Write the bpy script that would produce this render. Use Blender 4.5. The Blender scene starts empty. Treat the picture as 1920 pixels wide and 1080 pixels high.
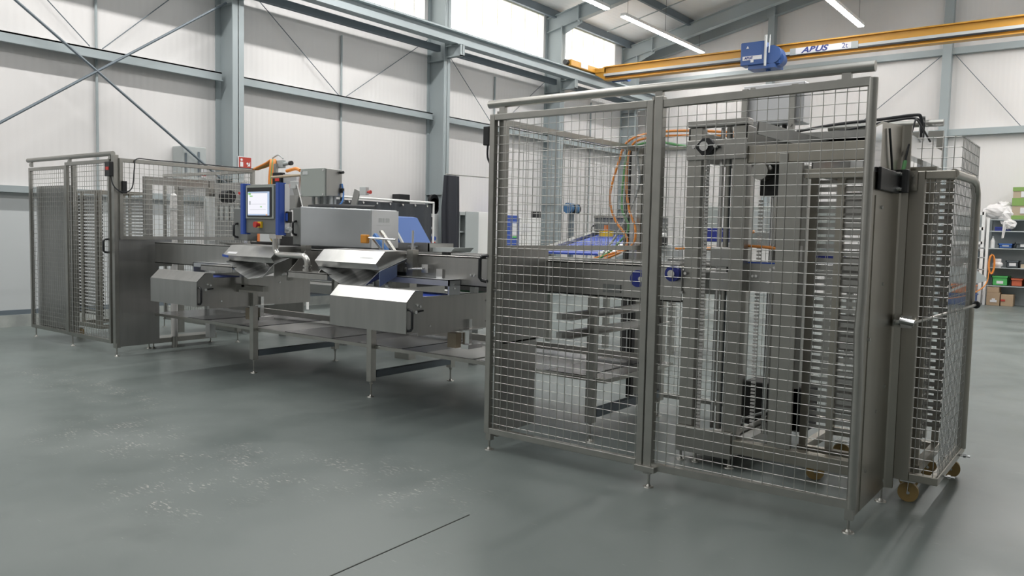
import bpy, bmesh, math, random
from mathutils import Vector, Matrix
random.seed(7)
C = bpy.context.scene.collection
scene = bpy.context.scene
PI = math.pi

# ------------------------------------------------------------------ camera
F, PITCH, ROLL, YAW, CAM_H = 1502.9, .0688777, .021931, .649248, 1.30
fw = Vector((-math.sin(YAW)*math.cos(PITCH), math.cos(YAW)*math.cos(PITCH), -math.sin(PITCH)))
r0 = Vector((math.cos(YAW), math.sin(YAW), 0)); u0 = r0.cross(fw)
rr = r0*math.cos(ROLL) + u0*math.sin(ROLL); uu = -r0*math.sin(ROLL) + u0*math.cos(ROLL)
cam_data = bpy.data.cameras.new('camera'); cam = bpy.data.objects.new('camera', cam_data); C.objects.link(cam)
cam_data.sensor_width = 36; cam_data.lens = F/1920*36; cam_data.clip_start = .05; cam_data.clip_end = 200
m = Matrix.Identity(4)
for i in range(3):
    m[i][0], m[i][1], m[i][2] = rr[i], uu[i], -fw[i]
m[2][3] = CAM_H
cam.matrix_world = m
scene.camera = cam

# ------------------------------------------------------------------ world, exposure
w = bpy.data.worlds.new('world'); scene.world = w; w.use_nodes = True
bg = w.node_tree.nodes['Background']
bg.inputs[0].default_value = (.85, .92, 1, 1); bg.inputs[1].default_value = 1.0
vs = scene.view_settings
vs.view_transform = 'Standard'; vs.look = 'None'; vs.gamma = 1; vs.use_curve_mapping = False
vs.exposure = 0.0
LAMP_E, WIN_E, RIDGE_FILL_E = 56.0, 2.2, 1.5

# the hall's other strip lamps, out of view, plus unseen ones added as front fill
def strip_light(x, y, z, k=1.0):
    l = bpy.data.lights.new('strip_lamp_or_fill', 'AREA'); l.shape = 'RECTANGLE'; l.size = .11; l.size_y = 4.1; l.energy = LAMP_E*k*.45*PI; l.color = (1, .98, .95)
    o = bpy.data.objects.new('strip_lamp_or_fill', l); C.objects.link(o); o.location = (x, y, z)
for y in (7.93, 3.17, -1.6): strip_light(-8.85, y, 6.0, 2.0)
for y in (12.1, 7.35, 2.6): strip_light(-4.87, y, 6.0)  # the last of these is added to brighten the front
for x in (-.9, 3.1):
    for y in (16.9, 12.1): strip_light(x, y, 6.0, 1.9)
for x, y in ((-4.87, -2.2), (-.9, 2.6), (-.9, -2.2)): strip_light(x, y, 6.4, .7)  # unseen strips added as fill from the camera side

# ------------------------------------------------------------------ materials
def mat(name, col, rough=.5, metal=0, emit=None, es=1, spec=None, alpha=None):
    mt = bpy.data.materials.new(name); mt.use_nodes = True
    b = mt.node_tree.nodes['Principled BSDF']
    b.inputs['Base Color'].default_value = (*col, 1); b.inputs['Roughness'].default_value = rough
    b.inputs['Metallic'].default_value = metal
    if spec is not None: b.inputs['Specular IOR Level'].default_value = spec
    if emit: b.inputs['Emission Color'].default_value = (*emit, 1); b.inputs['Emission Strength'].default_value = es
    if alpha is not None: b.inputs['Alpha'].default_value = alpha
    return mt
def nodes(mt): return mt.node_tree.nodes, mt.node_tree.links, mt.node_tree.nodes['Principled BSDF']
def noise_mix(mt, c1, c2, scale=(1, 1, 1), nscale=5, detail=4, rough=None, lo=.35, hi=.65):
    n, l, b = nodes(mt)
    tc = n.new('ShaderNodeTexCoord'); mp = n.new('ShaderNodeMapping'); mp.inputs['Scale'].default_value = scale
    nz = n.new('ShaderNodeTexNoise'); nz.inputs['Scale'].default_value = nscale; nz.inputs['Detail'].default_value = detail
    rp = n.new('ShaderNodeValToRGB'); rp.color_ramp.elements[0].position = lo; rp.color_ramp.elements[1].position = hi
    rp.color_ramp.elements[0].color = (*c1, 1); rp.color_ramp.elements[1].color = (*c2, 1)
    l.new(tc.outputs['Object'], mp.inputs[0]); l.new(mp.outputs[0], nz.inputs[0]); l.new(nz.outputs['Fac'], rp.inputs[0])
    l.new(rp.outputs[0], b.inputs['Base Color'])
    if rough:
        mr = n.new('ShaderNodeMapRange'); mr.inputs['To Min'].default_value = rough[0]; mr.inputs['To Max'].default_value = rough[1]
        mr.inputs['From Min'].default_value = .3; mr.inputs['From Max'].default_value = .7
        l.new(nz.outputs['Fac'], mr.inputs[0]); l.new(mr.outputs[0], b.inputs['Roughness'])
    return nz
def steel(name, c, rough, scale):
    mt = mat(name, c, rough, 1)
    noise_mix(mt, tuple(x*.95 for x in c), tuple(min(1, x*1.04) for x in c), scale, 6, 3, (rough-.012, rough+.014))
    return mt
M = {}
M['steel'] = steel('brushed_stainless', (.44, .435, .42), .33, (3, 3, .25))
M['steelh'] = steel('brushed_stainless_sheet', (.42, .42, .41), .32, (3, 3, .4))
M['tube'] = steel('stainless_tube', (.42, .415, .39), .36, (2, 2, 2))
M['warm'] = steel('warm_stainless', (.42, .40, .355), .33, (2, 2, .3))
M['wire'] = mat('mesh_wire', (.53, .53, .51), .42, 1)
M['bright'] = mat('polished_steel', (.72, .72, .72), .16, 1)
M['galv'] = mat('galvanised_paint', (.33, .375, .39), .5, 0)
M['paintdk'] = mat('dark_blue_grey_paint', (.13, .16, .185), .5)
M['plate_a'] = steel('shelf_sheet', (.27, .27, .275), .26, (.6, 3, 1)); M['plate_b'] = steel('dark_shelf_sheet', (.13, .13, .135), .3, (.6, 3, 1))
M['pipe'] = mat('satin_pipe', (.62, .61, .59), .27, 1)
M['black'] = mat('black_plastic', (.012, .013, .015), .38)
M['rubber'] = mat('dark_rubber', (.02, .02, .02), .7)
M['cable'] = mat('black_cable', (.02, .022, .025), .5)
M['orange'] = mat('orange_cable', (.75, .27, .05), .5)
M['green'] = mat('green_cable', (.12, .35, .13), .5)
M['bluecable'] = mat('blue_cable', (.08, .22, .55), .5)
M['greycable'] = mat('grey_cable', (.4, .42, .43), .5)
M['blue'] = mat('blue_paint', (.035, .09, .40), .35)
M['bluebelt'] = mat('blue_belt', (.02, .055, .33), .45)
M['bluedisc'] = mat('blue_plastic', (.018, .03, .22), .4)
M['hoist'] = mat('hoist_blue', (.035, .09, .27), .42)
M['yellow'] = mat('crane_yellow', (.62, .32, .045), .42)
M['yellow2'] = mat('signal_yellow', (.75, .5, .03), .5)
M['red'] = mat('signal_red', (.55, .04, .03), .4)
M['redb'] = mat('red_sign', (.42, .045, .03), .5)
M['white'] = mat('white_paint', (.78, .78, .77), .45)
M['offwhite'] = mat('off_white_plastic', (.68, .67, .66), .5)
M['cabgrey'] = mat('cabinet_grey', (.40, .43, .43), .5)
M['ltgrey'] = mat('light_grey', (.55, .57, .57), .5)
M['drape'] = mat('black_drape', (.022, .024, .032), .8)
M['curtain'] = mat('welding_curtain', (.035, .04, .048), .35)
M['castor'] = mat('castor_tyre', (.34, .23, .085), .5)
M['card'] = mat('cardboard', (.40, .29, .19), .8)
M['crategreen'] = mat('green_crate', (.08, .42, .11), .5)
M['olive'] = mat('green_box_trim', (.22, .36, .10), .6)
M['tan'] = mat('tan_box', (.45, .37, .27), .7)
M['cratered'] = mat('red_crate', (.5, .11, .05), .5)
M['crateorange'] = mat('orange_crate', (.75, .22, .06), .5)
M['crateyellow'] = mat('yellow_crate', (.72, .47, .12), .5)
M['crateblue'] = mat('blue_crate', (.04, .12, .38), .5)
M['cratedk'] = mat('dark_grey_crate', (.07, .085, .095), .5)
M['plastic'] = mat('clear_plastic_bag', (.75, .73, .73), .3)
M['shelf'] = mat('shelf_metal', (.42, .46, .47), .45)
M['screen'] = mat('screen_glow', (.02, .02, .02), .2, 0, (.93, .93, 1), .95)
M['scrgreen'] = mat('screen_green', (.02, .02, .02), .2, 0, (.35, .75, .25), .8)
M['scrblue'] = mat('screen_blue', (.02, .02, .02), .2, 0, (.5, .65, .9), .8)
M['scrorange'] = mat('screen_orange', (.02, .02, .02), .2, 0, (.9, .45, .2), .8)
M['scrgrey'] = mat('screen_grey', (.02, .02, .02), .2, 0, (.6, .62, .66), .8)
M['hmi'] = mat('panel_grey', (.16, .17, .165), .42)
M['lens'] = mat('orange_lens', (.6, .25, .03), .3)
M['boxgrey'] = mat('enclosure_grey', (.33, .36, .34), .45)
M['lamp'] = mat('lamp_diffuser', (.8, .8, .8), .5, 0, (1, .98, .95), LAMP_E)
M['window'] = mat('translucent_glazing', (.8, .8, .8), .4, 0, (1, .99, .95), WIN_E)
M['ridge_fill'] = mat('ridge_fill_glow', (.8, .8, .8), .4, 0, (.95, .98, 1), RIDGE_FILL_E)
M['mullion'] = mat('glazing_joint', (.8, .78, .66), .5)
M['conc'] = mat('kerb_concrete', (.36, .38, .37), .85)
noise_mix(M['conc'], (.28, .30, .29), (.42, .44, .42), (1, 1, 1), 4)
M['joint'] = mat('floor_joint', (.06, .065, .06), .9)
M['label'] = mat('paper_label', (.72, .72, .74), .6)
M['nametext'] = mat('blue_lettering', (.03, .05, .22), .5)
M['bluepaint2'] = mat('fan_blue', (.06, .16, .32), .45)
M['chrome'] = mat('mirror_sheet', (.8, .8, .82), .1, 1)

# profiled wall sheeting: fine vertical ribs as bump
def wall_mat(name, col, axis):
    mt = mat(name, col, .45); n, l, b = nodes(mt)
    tc = n.new('ShaderNodeTexCoord'); wv = n.new('ShaderNodeTexWave'); wv.bands_direction = axis
    wv.inputs['Scale'].default_value = 3.2; wv.inputs['Distortion'].default_value = 0
    bp = n.new('ShaderNodeBump'); bp.inputs['Strength'].default_value = .22; bp.inputs['Distance'].default_value = .01
    l.new(tc.outputs['Object'], wv.inputs[0]); l.new(wv.outputs['Fac'], bp.inputs['Height']); l.new(bp.outputs[0], b.inputs['Normal'])
    nz = n.new('ShaderNodeTexNoise'); nz.inputs['Scale'].default_value = .8
    mx = n.new('ShaderNodeMixRGB'); mx.inputs[1].default_value = (*[c*.95 for c in col], 1); mx.inputs[2].default_value = (*[c*1.04 for c in col], 1)
    l.new(tc.outputs['Object'], nz.inputs[0]); l.new(nz.outputs['Fac'], mx.inputs[0]); l.new(mx.outputs[0], b.inputs['Base Color'])
    return mt
M['wall_y'] = wall_mat('wall_sheeting', (.70, .685, .68), 'Y')
M['wall_x'] = wall_mat('wall_sheeting_gable', (.70, .685, .68), 'X')
M['wall_dark'] = mat('grey_wall_sheeting', (.66, .65, .64), .6)
M['roof'] = wall_mat('roof_sheeting', (.80, .80, .79), 'X')
M['door'] = mat('smooth_door_leaf', (.54, .565, .575), .4)

M['hood'] = steel('matt_sheet', (.56, .58, .60), .42, (.4, .4, .5))
M['hood2'] = steel('light_matt_sheet', (.68, .69, .71), .45, (.4, .4, .5))
# concrete floor: grey green, worn scratches in patches
def floor_mat():
    mt = mat('painted_concrete', (.2, .24, .23), .4); n, l, b = nodes(mt)
    tc = n.new('ShaderNodeTexCoord')
    def nz(s, d=5, sc=(1, 1, 1), rot=0):
        mp = n.new('ShaderNodeMapping'); mp.inputs['Scale'].default_value = sc; mp.inputs['Rotation'].default_value = (0, 0, rot)
        x = n.new('ShaderNodeTexNoise'); x.inputs['Scale'].default_value = s; x.inputs['Detail'].default_value = d
        l.new(tc.outputs['Object'], mp.inputs[0]); l.new(mp.outputs[0], x.inputs[0]); return x
    def mr(src, a, c, lo=0, hi=1):
        x = n.new('ShaderNodeMapRange'); x.inputs['From Min'].default_value = a; x.inputs['From Max'].default_value = c
        x.inputs['To Min'].default_value = lo; x.inputs['To Max'].default_value = hi; l.new(src, x.inputs[0]); return x.outputs[0]
    def mul(a, c):
        x = n.new('ShaderNodeMath'); x.operation = 'MULTIPLY'; l.new(a, x.inputs[0]); l.new(c, x.inputs[1]); return x.outputs[0]
    def mx(a, c, f):
        x = n.new('ShaderNodeMixRGB'); l.new(f, x.inputs[0])
        for k, v in ((1, a), (2, c)):
            if isinstance(v, tuple): x.inputs[k].default_value = (*v, 1)
            else: l.new(v, x.inputs[k])
        return x.outputs[0]
    base = mx((.118, .142, .137), (.172, .196, .189), mr(nz(.9, 6).outputs['Fac'], .3, .7))
    base = mx(base, (.10, .12, .115), mr(nz(2.6, 4).outputs['Fac'], .6, .8, 0, .5))
    # worn patches: soft regions around places on the floor
    def patch(x, y, rx, ry):
        mp = n.new('ShaderNodeMapping'); mp.inputs['Location'].default_value = (-x/rx, -y/ry, 0); mp.inputs['Scale'].default_value = (1/rx, 1/ry, 0)
        g = n.new('ShaderNodeTexGradient'); g.gradient_type = 'SPHERICAL'
        l.new(tc.outputs['Object'], mp.inputs[0]); l.new(mp.outputs[0], g.inputs[0]); return g.outputs['Fac']
    ps = [patch(-3.75, 2.55, .85, .5), patch(-3.6, 2.05, .55, .35), patch(-6.6, 3.0, 1.6, .35), patch(-4.9, 2.4, .8, .5), patch(-3.0, 2.9, .8, .4)]
    acc = ps[0]
    for p in ps[1:]:
        x = n.new('ShaderNodeMath'); x.operation = 'MAXIMUM'; l.new(acc, x.inputs[0]); l.new(p, x.inputs[1]); acc = x.outputs[0]
    s1 = mr(nz(60, 3, (.4, 1.3, 1), .5).outputs['Fac'], .565, .645)
    sc = mul(mr(acc, 0, .55), s1)
    base = mx(base, (.50, .48, .45), mul(sc, mr(nz(6, 3).outputs['Fac'], .48, .62, 0, .7)))
    fine = mul(mr(nz(60, 2, (.2, 1.5, 1), .9).outputs['Fac'], .70, .76, 0, .5), mr(nz(1.3, 2).outputs['Fac'], .45, .6))
    base = mx(base, (.45, .45, .43), fine)
    l.new(base, b.inputs['Base Color'])
    l.new(mr(nz(1.8, 5).outputs['Fac'], .3, .7, .30, .46), b.inputs['Roughness'])
    return mt
M['floor'] = floor_mat()

# ------------------------------------------------------------------ helpers
ORG = {}
class MB:
    """collects shapes in world coordinates; build() links them as ONE mesh object"""
    def __init__(s): s.bm = bmesh.new()
    def hexa(s, p):
        v = [s.bm.verts.new(q) for q in p]
        for f in ((0, 3, 2, 1), (4, 5, 6, 7), (0, 1, 5, 4), (1, 2, 6, 5), (2, 3, 7, 6), (3, 0, 4, 7)):
            s.bm.faces.new([v[i] for i in f])
        return s
    def box(s, x0, x1, y0, y1, z0, z1):
        x0, x1 = min(x0, x1), max(x0, x1); y0, y1 = min(y0, y1), max(y0, y1); z0, z1 = min(z0, z1), max(z0, z1)
        return s.hexa([(x0, y0, z0), (x1, y0, z0), (x1, y1, z0), (x0, y1, z0), (x0, y0, z1), (x1, y0, z1), (x1, y1, z1), (x0, y1, z1)])
    def bar(s, p, q, wd, h, up=(0, 0, 1)):
        p, q = Vector(p), Vector(q); d = (q-p).normalized(); up = Vector(up)
        if abs(d.dot(up)) > .99: up = Vector((0, 1, 0))
        a = d.cross(up).normalized()*wd/2; b = a.cross(d).normalized()*h/2
        return s.hexa([p-a-b, p+a-b, p+a+b, p-a+b, q-a-b, q+a-b, q+a+b, q-a+b])
    def ring(s, c, a, b, r, n): return [s.bm.verts.new(c + a*math.cos(2*PI*i/n)*r + b*math.sin(2*PI*i/n)*r) for i in range(n)]
    def cyl(s, p, q, r, r2=None, n=14):
        p, q = Vector(p), Vector(q); d = (q-p).normalized()
        a = d.orthogonal().normalized(); b = d.cross(a)
        A = s.ring(p, a, b, r, n); B = s.ring(q, a, b, r if r2 is None else r2, n)
        s.bm.faces.new(A[::-1]); s.bm.faces.new(B)
        for i in range(n): s.bm.faces.new((A[i], A[(i+1) % n], B[(i+1) % n], B[i]))
        return s
    def tube(s, pts, r, n=8, sm=0):
        P = [Vector(p) for p in pts]
        if sm:
            Q = []
            for i in range(len(P)-1):
                a, b, c, d = P[max(i-1, 0)], P[i], P[i+1], P[min(i+2, len(P)-1)]
                for k in range(sm):
                    t = k/sm
                    Q.append(.5*((2*b)+(c-a)*t+(2*a-5*b+4*c-d)*t*t+(3*b-a-3*c+d)*t**3))
            P = Q+[P[-1]]
        prev = None; d0 = (P[1]-P[0]).normalized(); a = d0.orthogonal().normalized()
        for i, p in enumerate(P):
            d = (P[min(i+1, len(P)-1)]-P[max(i-1, 0)]).normalized()
            a = (a-d*a.dot(d)).normalized(); b = d.cross(a)
            R = s.ring(p, a, b, r, n)
            if prev:
                for k in range(n): s.bm.faces.new((prev[k], prev[(k+1) % n], R[(k+1) % n], R[k]))
            else: s.bm.faces.new(R[::-1])
            prev = R
        s.bm.faces.new(prev); return s
    def prism(s, poly, axis, a0, a1):
        """poly: 2-D points in the other two axes (in order), extruded along axis"""
        def pt(u, v, t): return {'x': (t, u, v), 'y': (u, t, v), 'z': (u, v, t)}[axis]
        A = [s.bm.verts.new(pt(u, v, a0)) for u, v in poly]; B = [s.bm.verts.new(pt(u, v, a1)) for u, v in poly]
        n = len(poly)
        s.bm.faces.new(A[::-1]); s.bm.faces.new(B)
        for i in range(n): s.bm.faces.new((A[i], A[(i+1) % n], B[(i+1) % n], B[i]))
        return s
    def strip(s, pts, axis, a0, a1, th, shift=None):
        """bent sheet: a polyline profile in two axes swept along axis, with thickness"""
        def pt(u, v, t):
            return Vector({'x': (t, u, v), 'y': (u, t, v), 'z': (u, v, t)}[axis])
        off = []
        for i in range(len(pts)):
            u0_, v0_ = pts[max(i-1, 0)]; u1_, v1_ = pts[min(i+1, len(pts)-1)]
            L = math.hypot(u1_-u0_, v1_-v0_); off.append((-(v1_-v0_)/L*th, (u1_-u0_)/L*th))
        sh = Vector(shift or (0, 0, 0))
        for i in range(len(pts)-1):
            (a, b), (c, d) = pts[i], pts[i+1]; (oa, ob), (oc, od) = off[i], off[i+1]
            s.hexa([pt(a, b, a0), pt(c, d, a0), pt(c+oc, d+od, a0), pt(a+oa, b+ob, a0),
                    pt(a, b, a1)+sh, pt(c, d, a1)+sh, pt(c+oc, d+od, a1)+sh, pt(a+oa, b+ob, a1)+sh])
        return s
    def ball(s, c, r, sx=1, sy=1, sz=1, u=14, v=8):
        res = bmesh.ops.create_uvsphere(s.bm, u_segments=u, v_segments=v, radius=r)
        for q in res['verts']: q.co = Vector((q.co.x*sx, q.co.y*sy, q.co.z*sz)) + Vector(c)
        return s
    def wires(s, o, u, v, lu, lv, pu=.05, pv=.05, r=.002, u0=None, v0=None):
        """welded mesh in the plane o + a*u + b*v"""
        o, u, v = Vector(o), Vector(u), Vector(v); nrm = u.cross(v)*r
        x = pu/2 if u0 is None else u0
        while x < lu: s.cyl(o+u*x+nrm, o+u*x+v*lv+nrm, r, n=5); x += pu
        y = pv/2 if v0 is None else v0
        while y < lv: s.cyl(o+v*y-nrm, o+v*y+u*lu-nrm, r, n=5); y += pv
        return s
    def build(s, name, mt, parent=None, smooth=False, bevel=0):
        bmesh.ops.recalc_face_normals(s.bm, faces=s.bm.faces)
        org = Vector((0, 0, 0))
        if parent is not None: org = ORG[parent.as_pointer()]
        me = bpy.data.meshes.new(name)
        for v in s.bm.verts: v.co -= org
        s.bm.to_mesh(me); s.bm.free()
        o = bpy.data.objects.new(name, me); C.objects.link(o)
        me.materials.append(M[mt] if isinstance(mt, str) else mt)
        if smooth:
            for p in me.polygons: p.use_smooth = True
            md = o.modifiers.new('edge', 'EDGE_SPLIT'); md.split_angle = math.radians(40)
        if bevel:
            md = o.modifiers.new('bevel', 'BEVEL'); md.width = bevel; md.segments = 2; md.limit_method = 'ANGLE'
        if parent is not None: o.parent = parent
        ORG[o.as_pointer()] = org
        return o
def tag(o, label=None, cat=None, group=None, kind=None):
    if label: o['label'] = label
    if cat: o['category'] = cat
    if group: o['group'] = group
    if kind: o['kind'] = kind
    return o
def thing(name, label, cat, loc=(0, 0, 0), group=None):
    o = bpy.data.objects.new(name, None); C.objects.link(o); o.location = loc; o.empty_display_size = .2
    ORG[o.as_pointer()] = Vector(loc)
    return tag(o, label, cat, group)
def kids(o): return [c for c in o.children]
def copy_tree(o, parent=None):
    c = o.copy(); C.objects.link(c)
    if parent is not None: c.parent = parent
    for ch in kids(o): copy_tree(ch, c)
    return c
def copy_at(o, d, label, group=None):
    c = copy_tree(o); c.location = o.location + Vector(d); c['label'] = label
    if group: c['group'] = group
    return c
def struct(o, label=None): return tag(o, label, None, None, 'structure')
def foot(parent, x, y, z=.1, r=.028, name='leveling_foot'):
    b = MB(); b.cyl((x, y, 0), (x, y, .006), r, r*.9); b.cyl((x, y, .006), (x, y, .016), r*.5, r*.3); b.cyl((x, y, .015), (x, y, z), .007, n=8)
    b.cyl((x, y, z-.03), (x, y, z-.015), .013, n=6)
    return b.build(name, 'tube', parent, True)
def bow_handle(p, q, out, parent, name='handle', r=.011, mt='black'):
    p, q, out = Vector(p), Vector(q), Vector(out); d = q-p
    b = MB(); b.tube([p, p+out*.65+d*.03, p+out+d*.14, q+out-d*.14, q+out*.65-d*.03, q], r, 8)
    return b.build(name, mt, parent, True)
def text_mesh(txt, size, loc, xdir, ydir, mt, parent, name, shear=0, bold=0, ext=.001, sx=1):
    cu = bpy.data.curves.new(name, 'FONT'); cu.body = txt; cu.size = size; cu.shear = shear; cu.offset = bold; cu.extrude = ext
    cu.align_x = 'CENTER'; cu.align_y = 'CENTER'
    tmp = bpy.data.objects.new(name, cu); C.objects.link(tmp)
    dg = bpy.context.evaluated_depsgraph_get(); me = bpy.data.meshes.new_from_object(tmp.evaluated_get(dg))
    bpy.data.objects.remove(tmp)
    org = ORG[parent.as_pointer()] if parent else Vector((0, 0, 0))
    X, Y = Vector(xdir), Vector(ydir); Z = X.cross(Y)
    for v in me.vertices: v.co = Vector(loc) + X*v.co.x*sx + Y*v.co.y + Z*v.co.z - org
    o = bpy.data.objects.new(name, me); C.objects.link(o); me.materials.clear(); me.materials.append(M[mt])
    if parent: o.parent = parent
    return o

# ------------------------------------------------------------------ the hall
XL, XR, YF, YB = -10.93, 7.0, -8.0, 20.0
RIDGE_X, EAVE_Z, SL = -1.97, 6.38, .22
def roof_z(x): return EAVE_Z + SL*(min(x, 2*RIDGE_X-x)-XL)
struct(MB().box(XL-.2, XR+.2, YF-.2, YB+.2, -.2, 0).build('floor', 'floor'))
b = MB(); b.box(XL-.12, XL, YF, YB, 0, 5.15); b.box(XL-.12, XL, YF, YB, 6.34, 6.7)
for y0, y1 in ((18.66, YB), (15.40, 15.72), (11.44, 11.78), (6.84, 7.24), (YF, -7.5)): b.box(XL-.12, XL, y0, y1, 5.15, 6.34)
struct(b.build('wall_left', 'wall_y'))
gz = [(XL-.12, 0), (XR+.12, 0), (XR+.12, roof_z(XR)+.3), (RIDGE_X, roof_z(RIDGE_X)+.3), (XL-.12, roof_z(XL)+.3)]
struct(MB().prism(gz, 'y', YB, YB+.15).build('wall_back', 'wall_x'))
struct(MB().prism(gz, 'y', YF-.15, YF).build('wall_front', 'wall_dark'))
struct(MB().box(XR, XR+.12, YF, YB, 0, 6.7).build('wall_right', 'wall_dark'))
b = MB()
zl, zr = roof_z(XL), roof_z(RIDGE_X); za = roof_z(RIDGE_X-.8)
b.prism([(XL-.2, zl-.04), (RIDGE_X-.8, za), (RIDGE_X-.8, za+.12), (XL-.2, zl+.08)], 'y', YF-.2, YB+.2)
b.prism([(RIDGE_X+.8, za), (XR+.2, roof_z(XR)-.04), (XR+.2, roof_z(XR)+.08), (RIDGE_X+.8, za+.12)], 'y', YF-.2, YB+.2)
struct(b.build('ceiling', 'roof'))
b = MB(); b.prism([(RIDGE_X-.8, za+.02), (RIDGE_X, zr+.1), (RIDGE_X+.8, za+.02), (RIDGE_X+.8, za+.06), (RIDGE_X, zr+.14), (RIDGE_X-.8, za+.06)], 'y', YF, YB)  # unseen glowing strip along the ridge, added to fill the hall from above
struct(b.build('window_9', 'ridge_fill'))
# clerestory glazing between the columns
bays = [(YF+.5, -1.9), (-1.6, 2.3), (2.6, 6.84), (7.24, 11.44), (11.78, 15.40), (15.72, 18.66)]
for i, (y0, y1) in enumerate(bays):
    g = struct(MB().box(XL-.10, XL-.06, y0, y1, 5.15, 6.34).build('window_%d' % (i+1), 'window'))
    b = MB(); y = y0+.45
    while y < y1-.1: b.box(XL-.062, XL-.04, y-.007, y+.007, 5.15, 6.34); y += .5
    b.box(XL-.062, XL-.02, y0, y1, 6.30, 6.34); b.box(XL-.062, XL-.02, y0, y1, 5.15, 5.19)
    b.build('glazing_bar', 'mullion', g)
# kerb, base rail, large smooth door leaf at the far left
struct(MB().box(XL, XL+.06, YF, YB, 0, .15).build('baseboard_left', 'conc'))
struct(MB().box(XL, XL+.05, YF, YB, .15, .21).build('trim_1', 'paintdk'))
d = struct(MB().box(XL, XL+.04, 0.4, 6.6, .21, 1.66).build('door_1', 'door'))
MB().bar((XL+.07, 3.62, 1.36), (XL+.07, 3.78, 1.355), .03, .02).build('door_handle', 'tan', d)
struct(MB().box(XL, XL+.14, -.2, 6.84, 1.66, 1.74).build('trim_2', 'galv'))
struct(MB().box(XL+.06, YB, YB-.05, YB, 0, .12).build('baseboard_back', 'conc')) if False else None

def ibeam(b, p, q, wd, h, tf=.014, tw=.01):
    """I section from p to q (horizontal), p,q at the middle of the depth"""
    p, q = Vector(p), Vector(q); z = Vector((0, 0, h/2-tf/2))
    b.bar(p+z, q+z, wd, tf); b.bar(p-z, q-z, wd, tf); b.bar(p, q, tw, h-2*tf); return b
cols = [2.45, 7.05, 11.61, 15.56, 19.1]
colname = [None, 'blue-grey steel wall column carrying the red fire sign', 'blue-grey steel wall column behind the gathered black drape',
           'blue-grey steel wall column where the blue fan motor is fixed', 'blue-grey steel wall column in the corner beside the gable wall']
TN = [30]
def steelwork(o, label, cat):
    if label is None:
        o.name = 'trim_%d' % TN[0]; TN[0] += 1; return struct(o)
    return tag(o, label, cat)
for i, y in enumerate(cols):
    b = MB(); wd = .17 if i != 1 else .19
    b.box(XL, XL+.02, y-wd/2, y+wd/2, 0, 6.3); b.box(-10.5, -10.48, y-wd/2, y+wd/2, 0, 6.05); b.box(XL, -10.48, y-.006, y+.006, 0, 6.05)
    for z in (2.0, 4.55): b.box(XL, -10.49, y-wd/2, y+wd/2, z, z+.012)
    b.prism([(-10.93, 6.3), (-10.48, 6.05), (-10.48, 5.85), (-10.0, 6.05), (-10.0, 6.35), (-10.93, 6.35)], 'y', y-.01, y+.01)
    steelwork(b.build('steel_column', 'galv'), colname[i], 'column')
    b = MB(); h = .33
    for x0, x1 in ((-10.93, RIDGE_X), (XR, RIDGE_X)):
        p = Vector((x0, y, roof_z(x0)-.13-h/2)); q = Vector((x1, y, roof_z(x1)-.13-h/2)); ibeam(b, p, q, .17, h)
    b.box(-10.06, -10.04, y-.09, y+.09, roof_z(-10.05)-.5, roof_z(-10.05)-.12)
    steelwork(b.build('roof_rafter', 'galv'), {3: 'blue-grey sloping rafter rising from the column with the blue fan motor'}.get(i), 'roof beam')
b = MB()
for x0, x1 in ((-10.93, RIDGE_X), (XR, RIDGE_X)):
    ibeam(b, (x0, YB-.12, roof_z(x0)-.30), (x1, YB-.12, roof_z(x1)-.30), .17, .33)
steelwork(b.build('roof_rafter', 'galv'), 'blue-grey sloping rafter lying against the gable wall', 'roof beam')
for i, x in enumerate((-10.72, -9.05, -7.3, -5.5, -3.7)):
    b = MB(); z = roof_z(x); b.bar((x, YF, z-.09), (x, YB, z-.09), .07, .17)
    steelwork(b.build('roof_purlin', 'paintdk'), ('dark purlin along the eave just above the windows', 'dark purlin crossing the roof above the crane, first one up from the eave', 'dark purlin meeting the gable rafter above the hoist', None, None)[i], 'roof beam')
for i, (y0, y1) in enumerate(zip([YF]+cols, cols)):
    b = MB(); b.box(XL, XL+.17, y0+.09, y1-.09, 3.55, 3.57); b.box(XL+.15, XL+.17, y0+.09, y1-.09, 3.45, 3.57); b.box(XL+.15, XL+.2, y0+.09, y1-.09, 3.44, 3.455)
    steelwork(b.build('wall_girt', 'galv'), (None, 'wall girt left of the fire sign column, crossed by thick bracing rods', 'wall girt between the fire sign column and the drape column', 'wall girt right of the drape column, running behind the near cage', 'wall girt seen through the near cage, from fan motor column to the corner')[i], 'wall beam')
    b = MB(); b.bar((-10.62, y0+.09, 4.775), (-10.62, y1-.09, 4.775), .08, .12)
    steelwork(b.build('tie_beam', 'paintdk'), (None, None, 'dark tie beam under the crane runway, ending at the drape column bracket', 'dark tie beam under the crane runway, right of the drape column bracket', 'dark tie beam under the crane end carriage')[i], 'beam')
for i, y in enumerate((5.2, 9.36, 13.6, 17.5)):
    b = MB(); b.cyl((XL+.03, y, .21), (XL+.03, y, 4.62), .018, n=8)
    struct(b.build('trim_%d' % (10+i), 'galv'))
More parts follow.
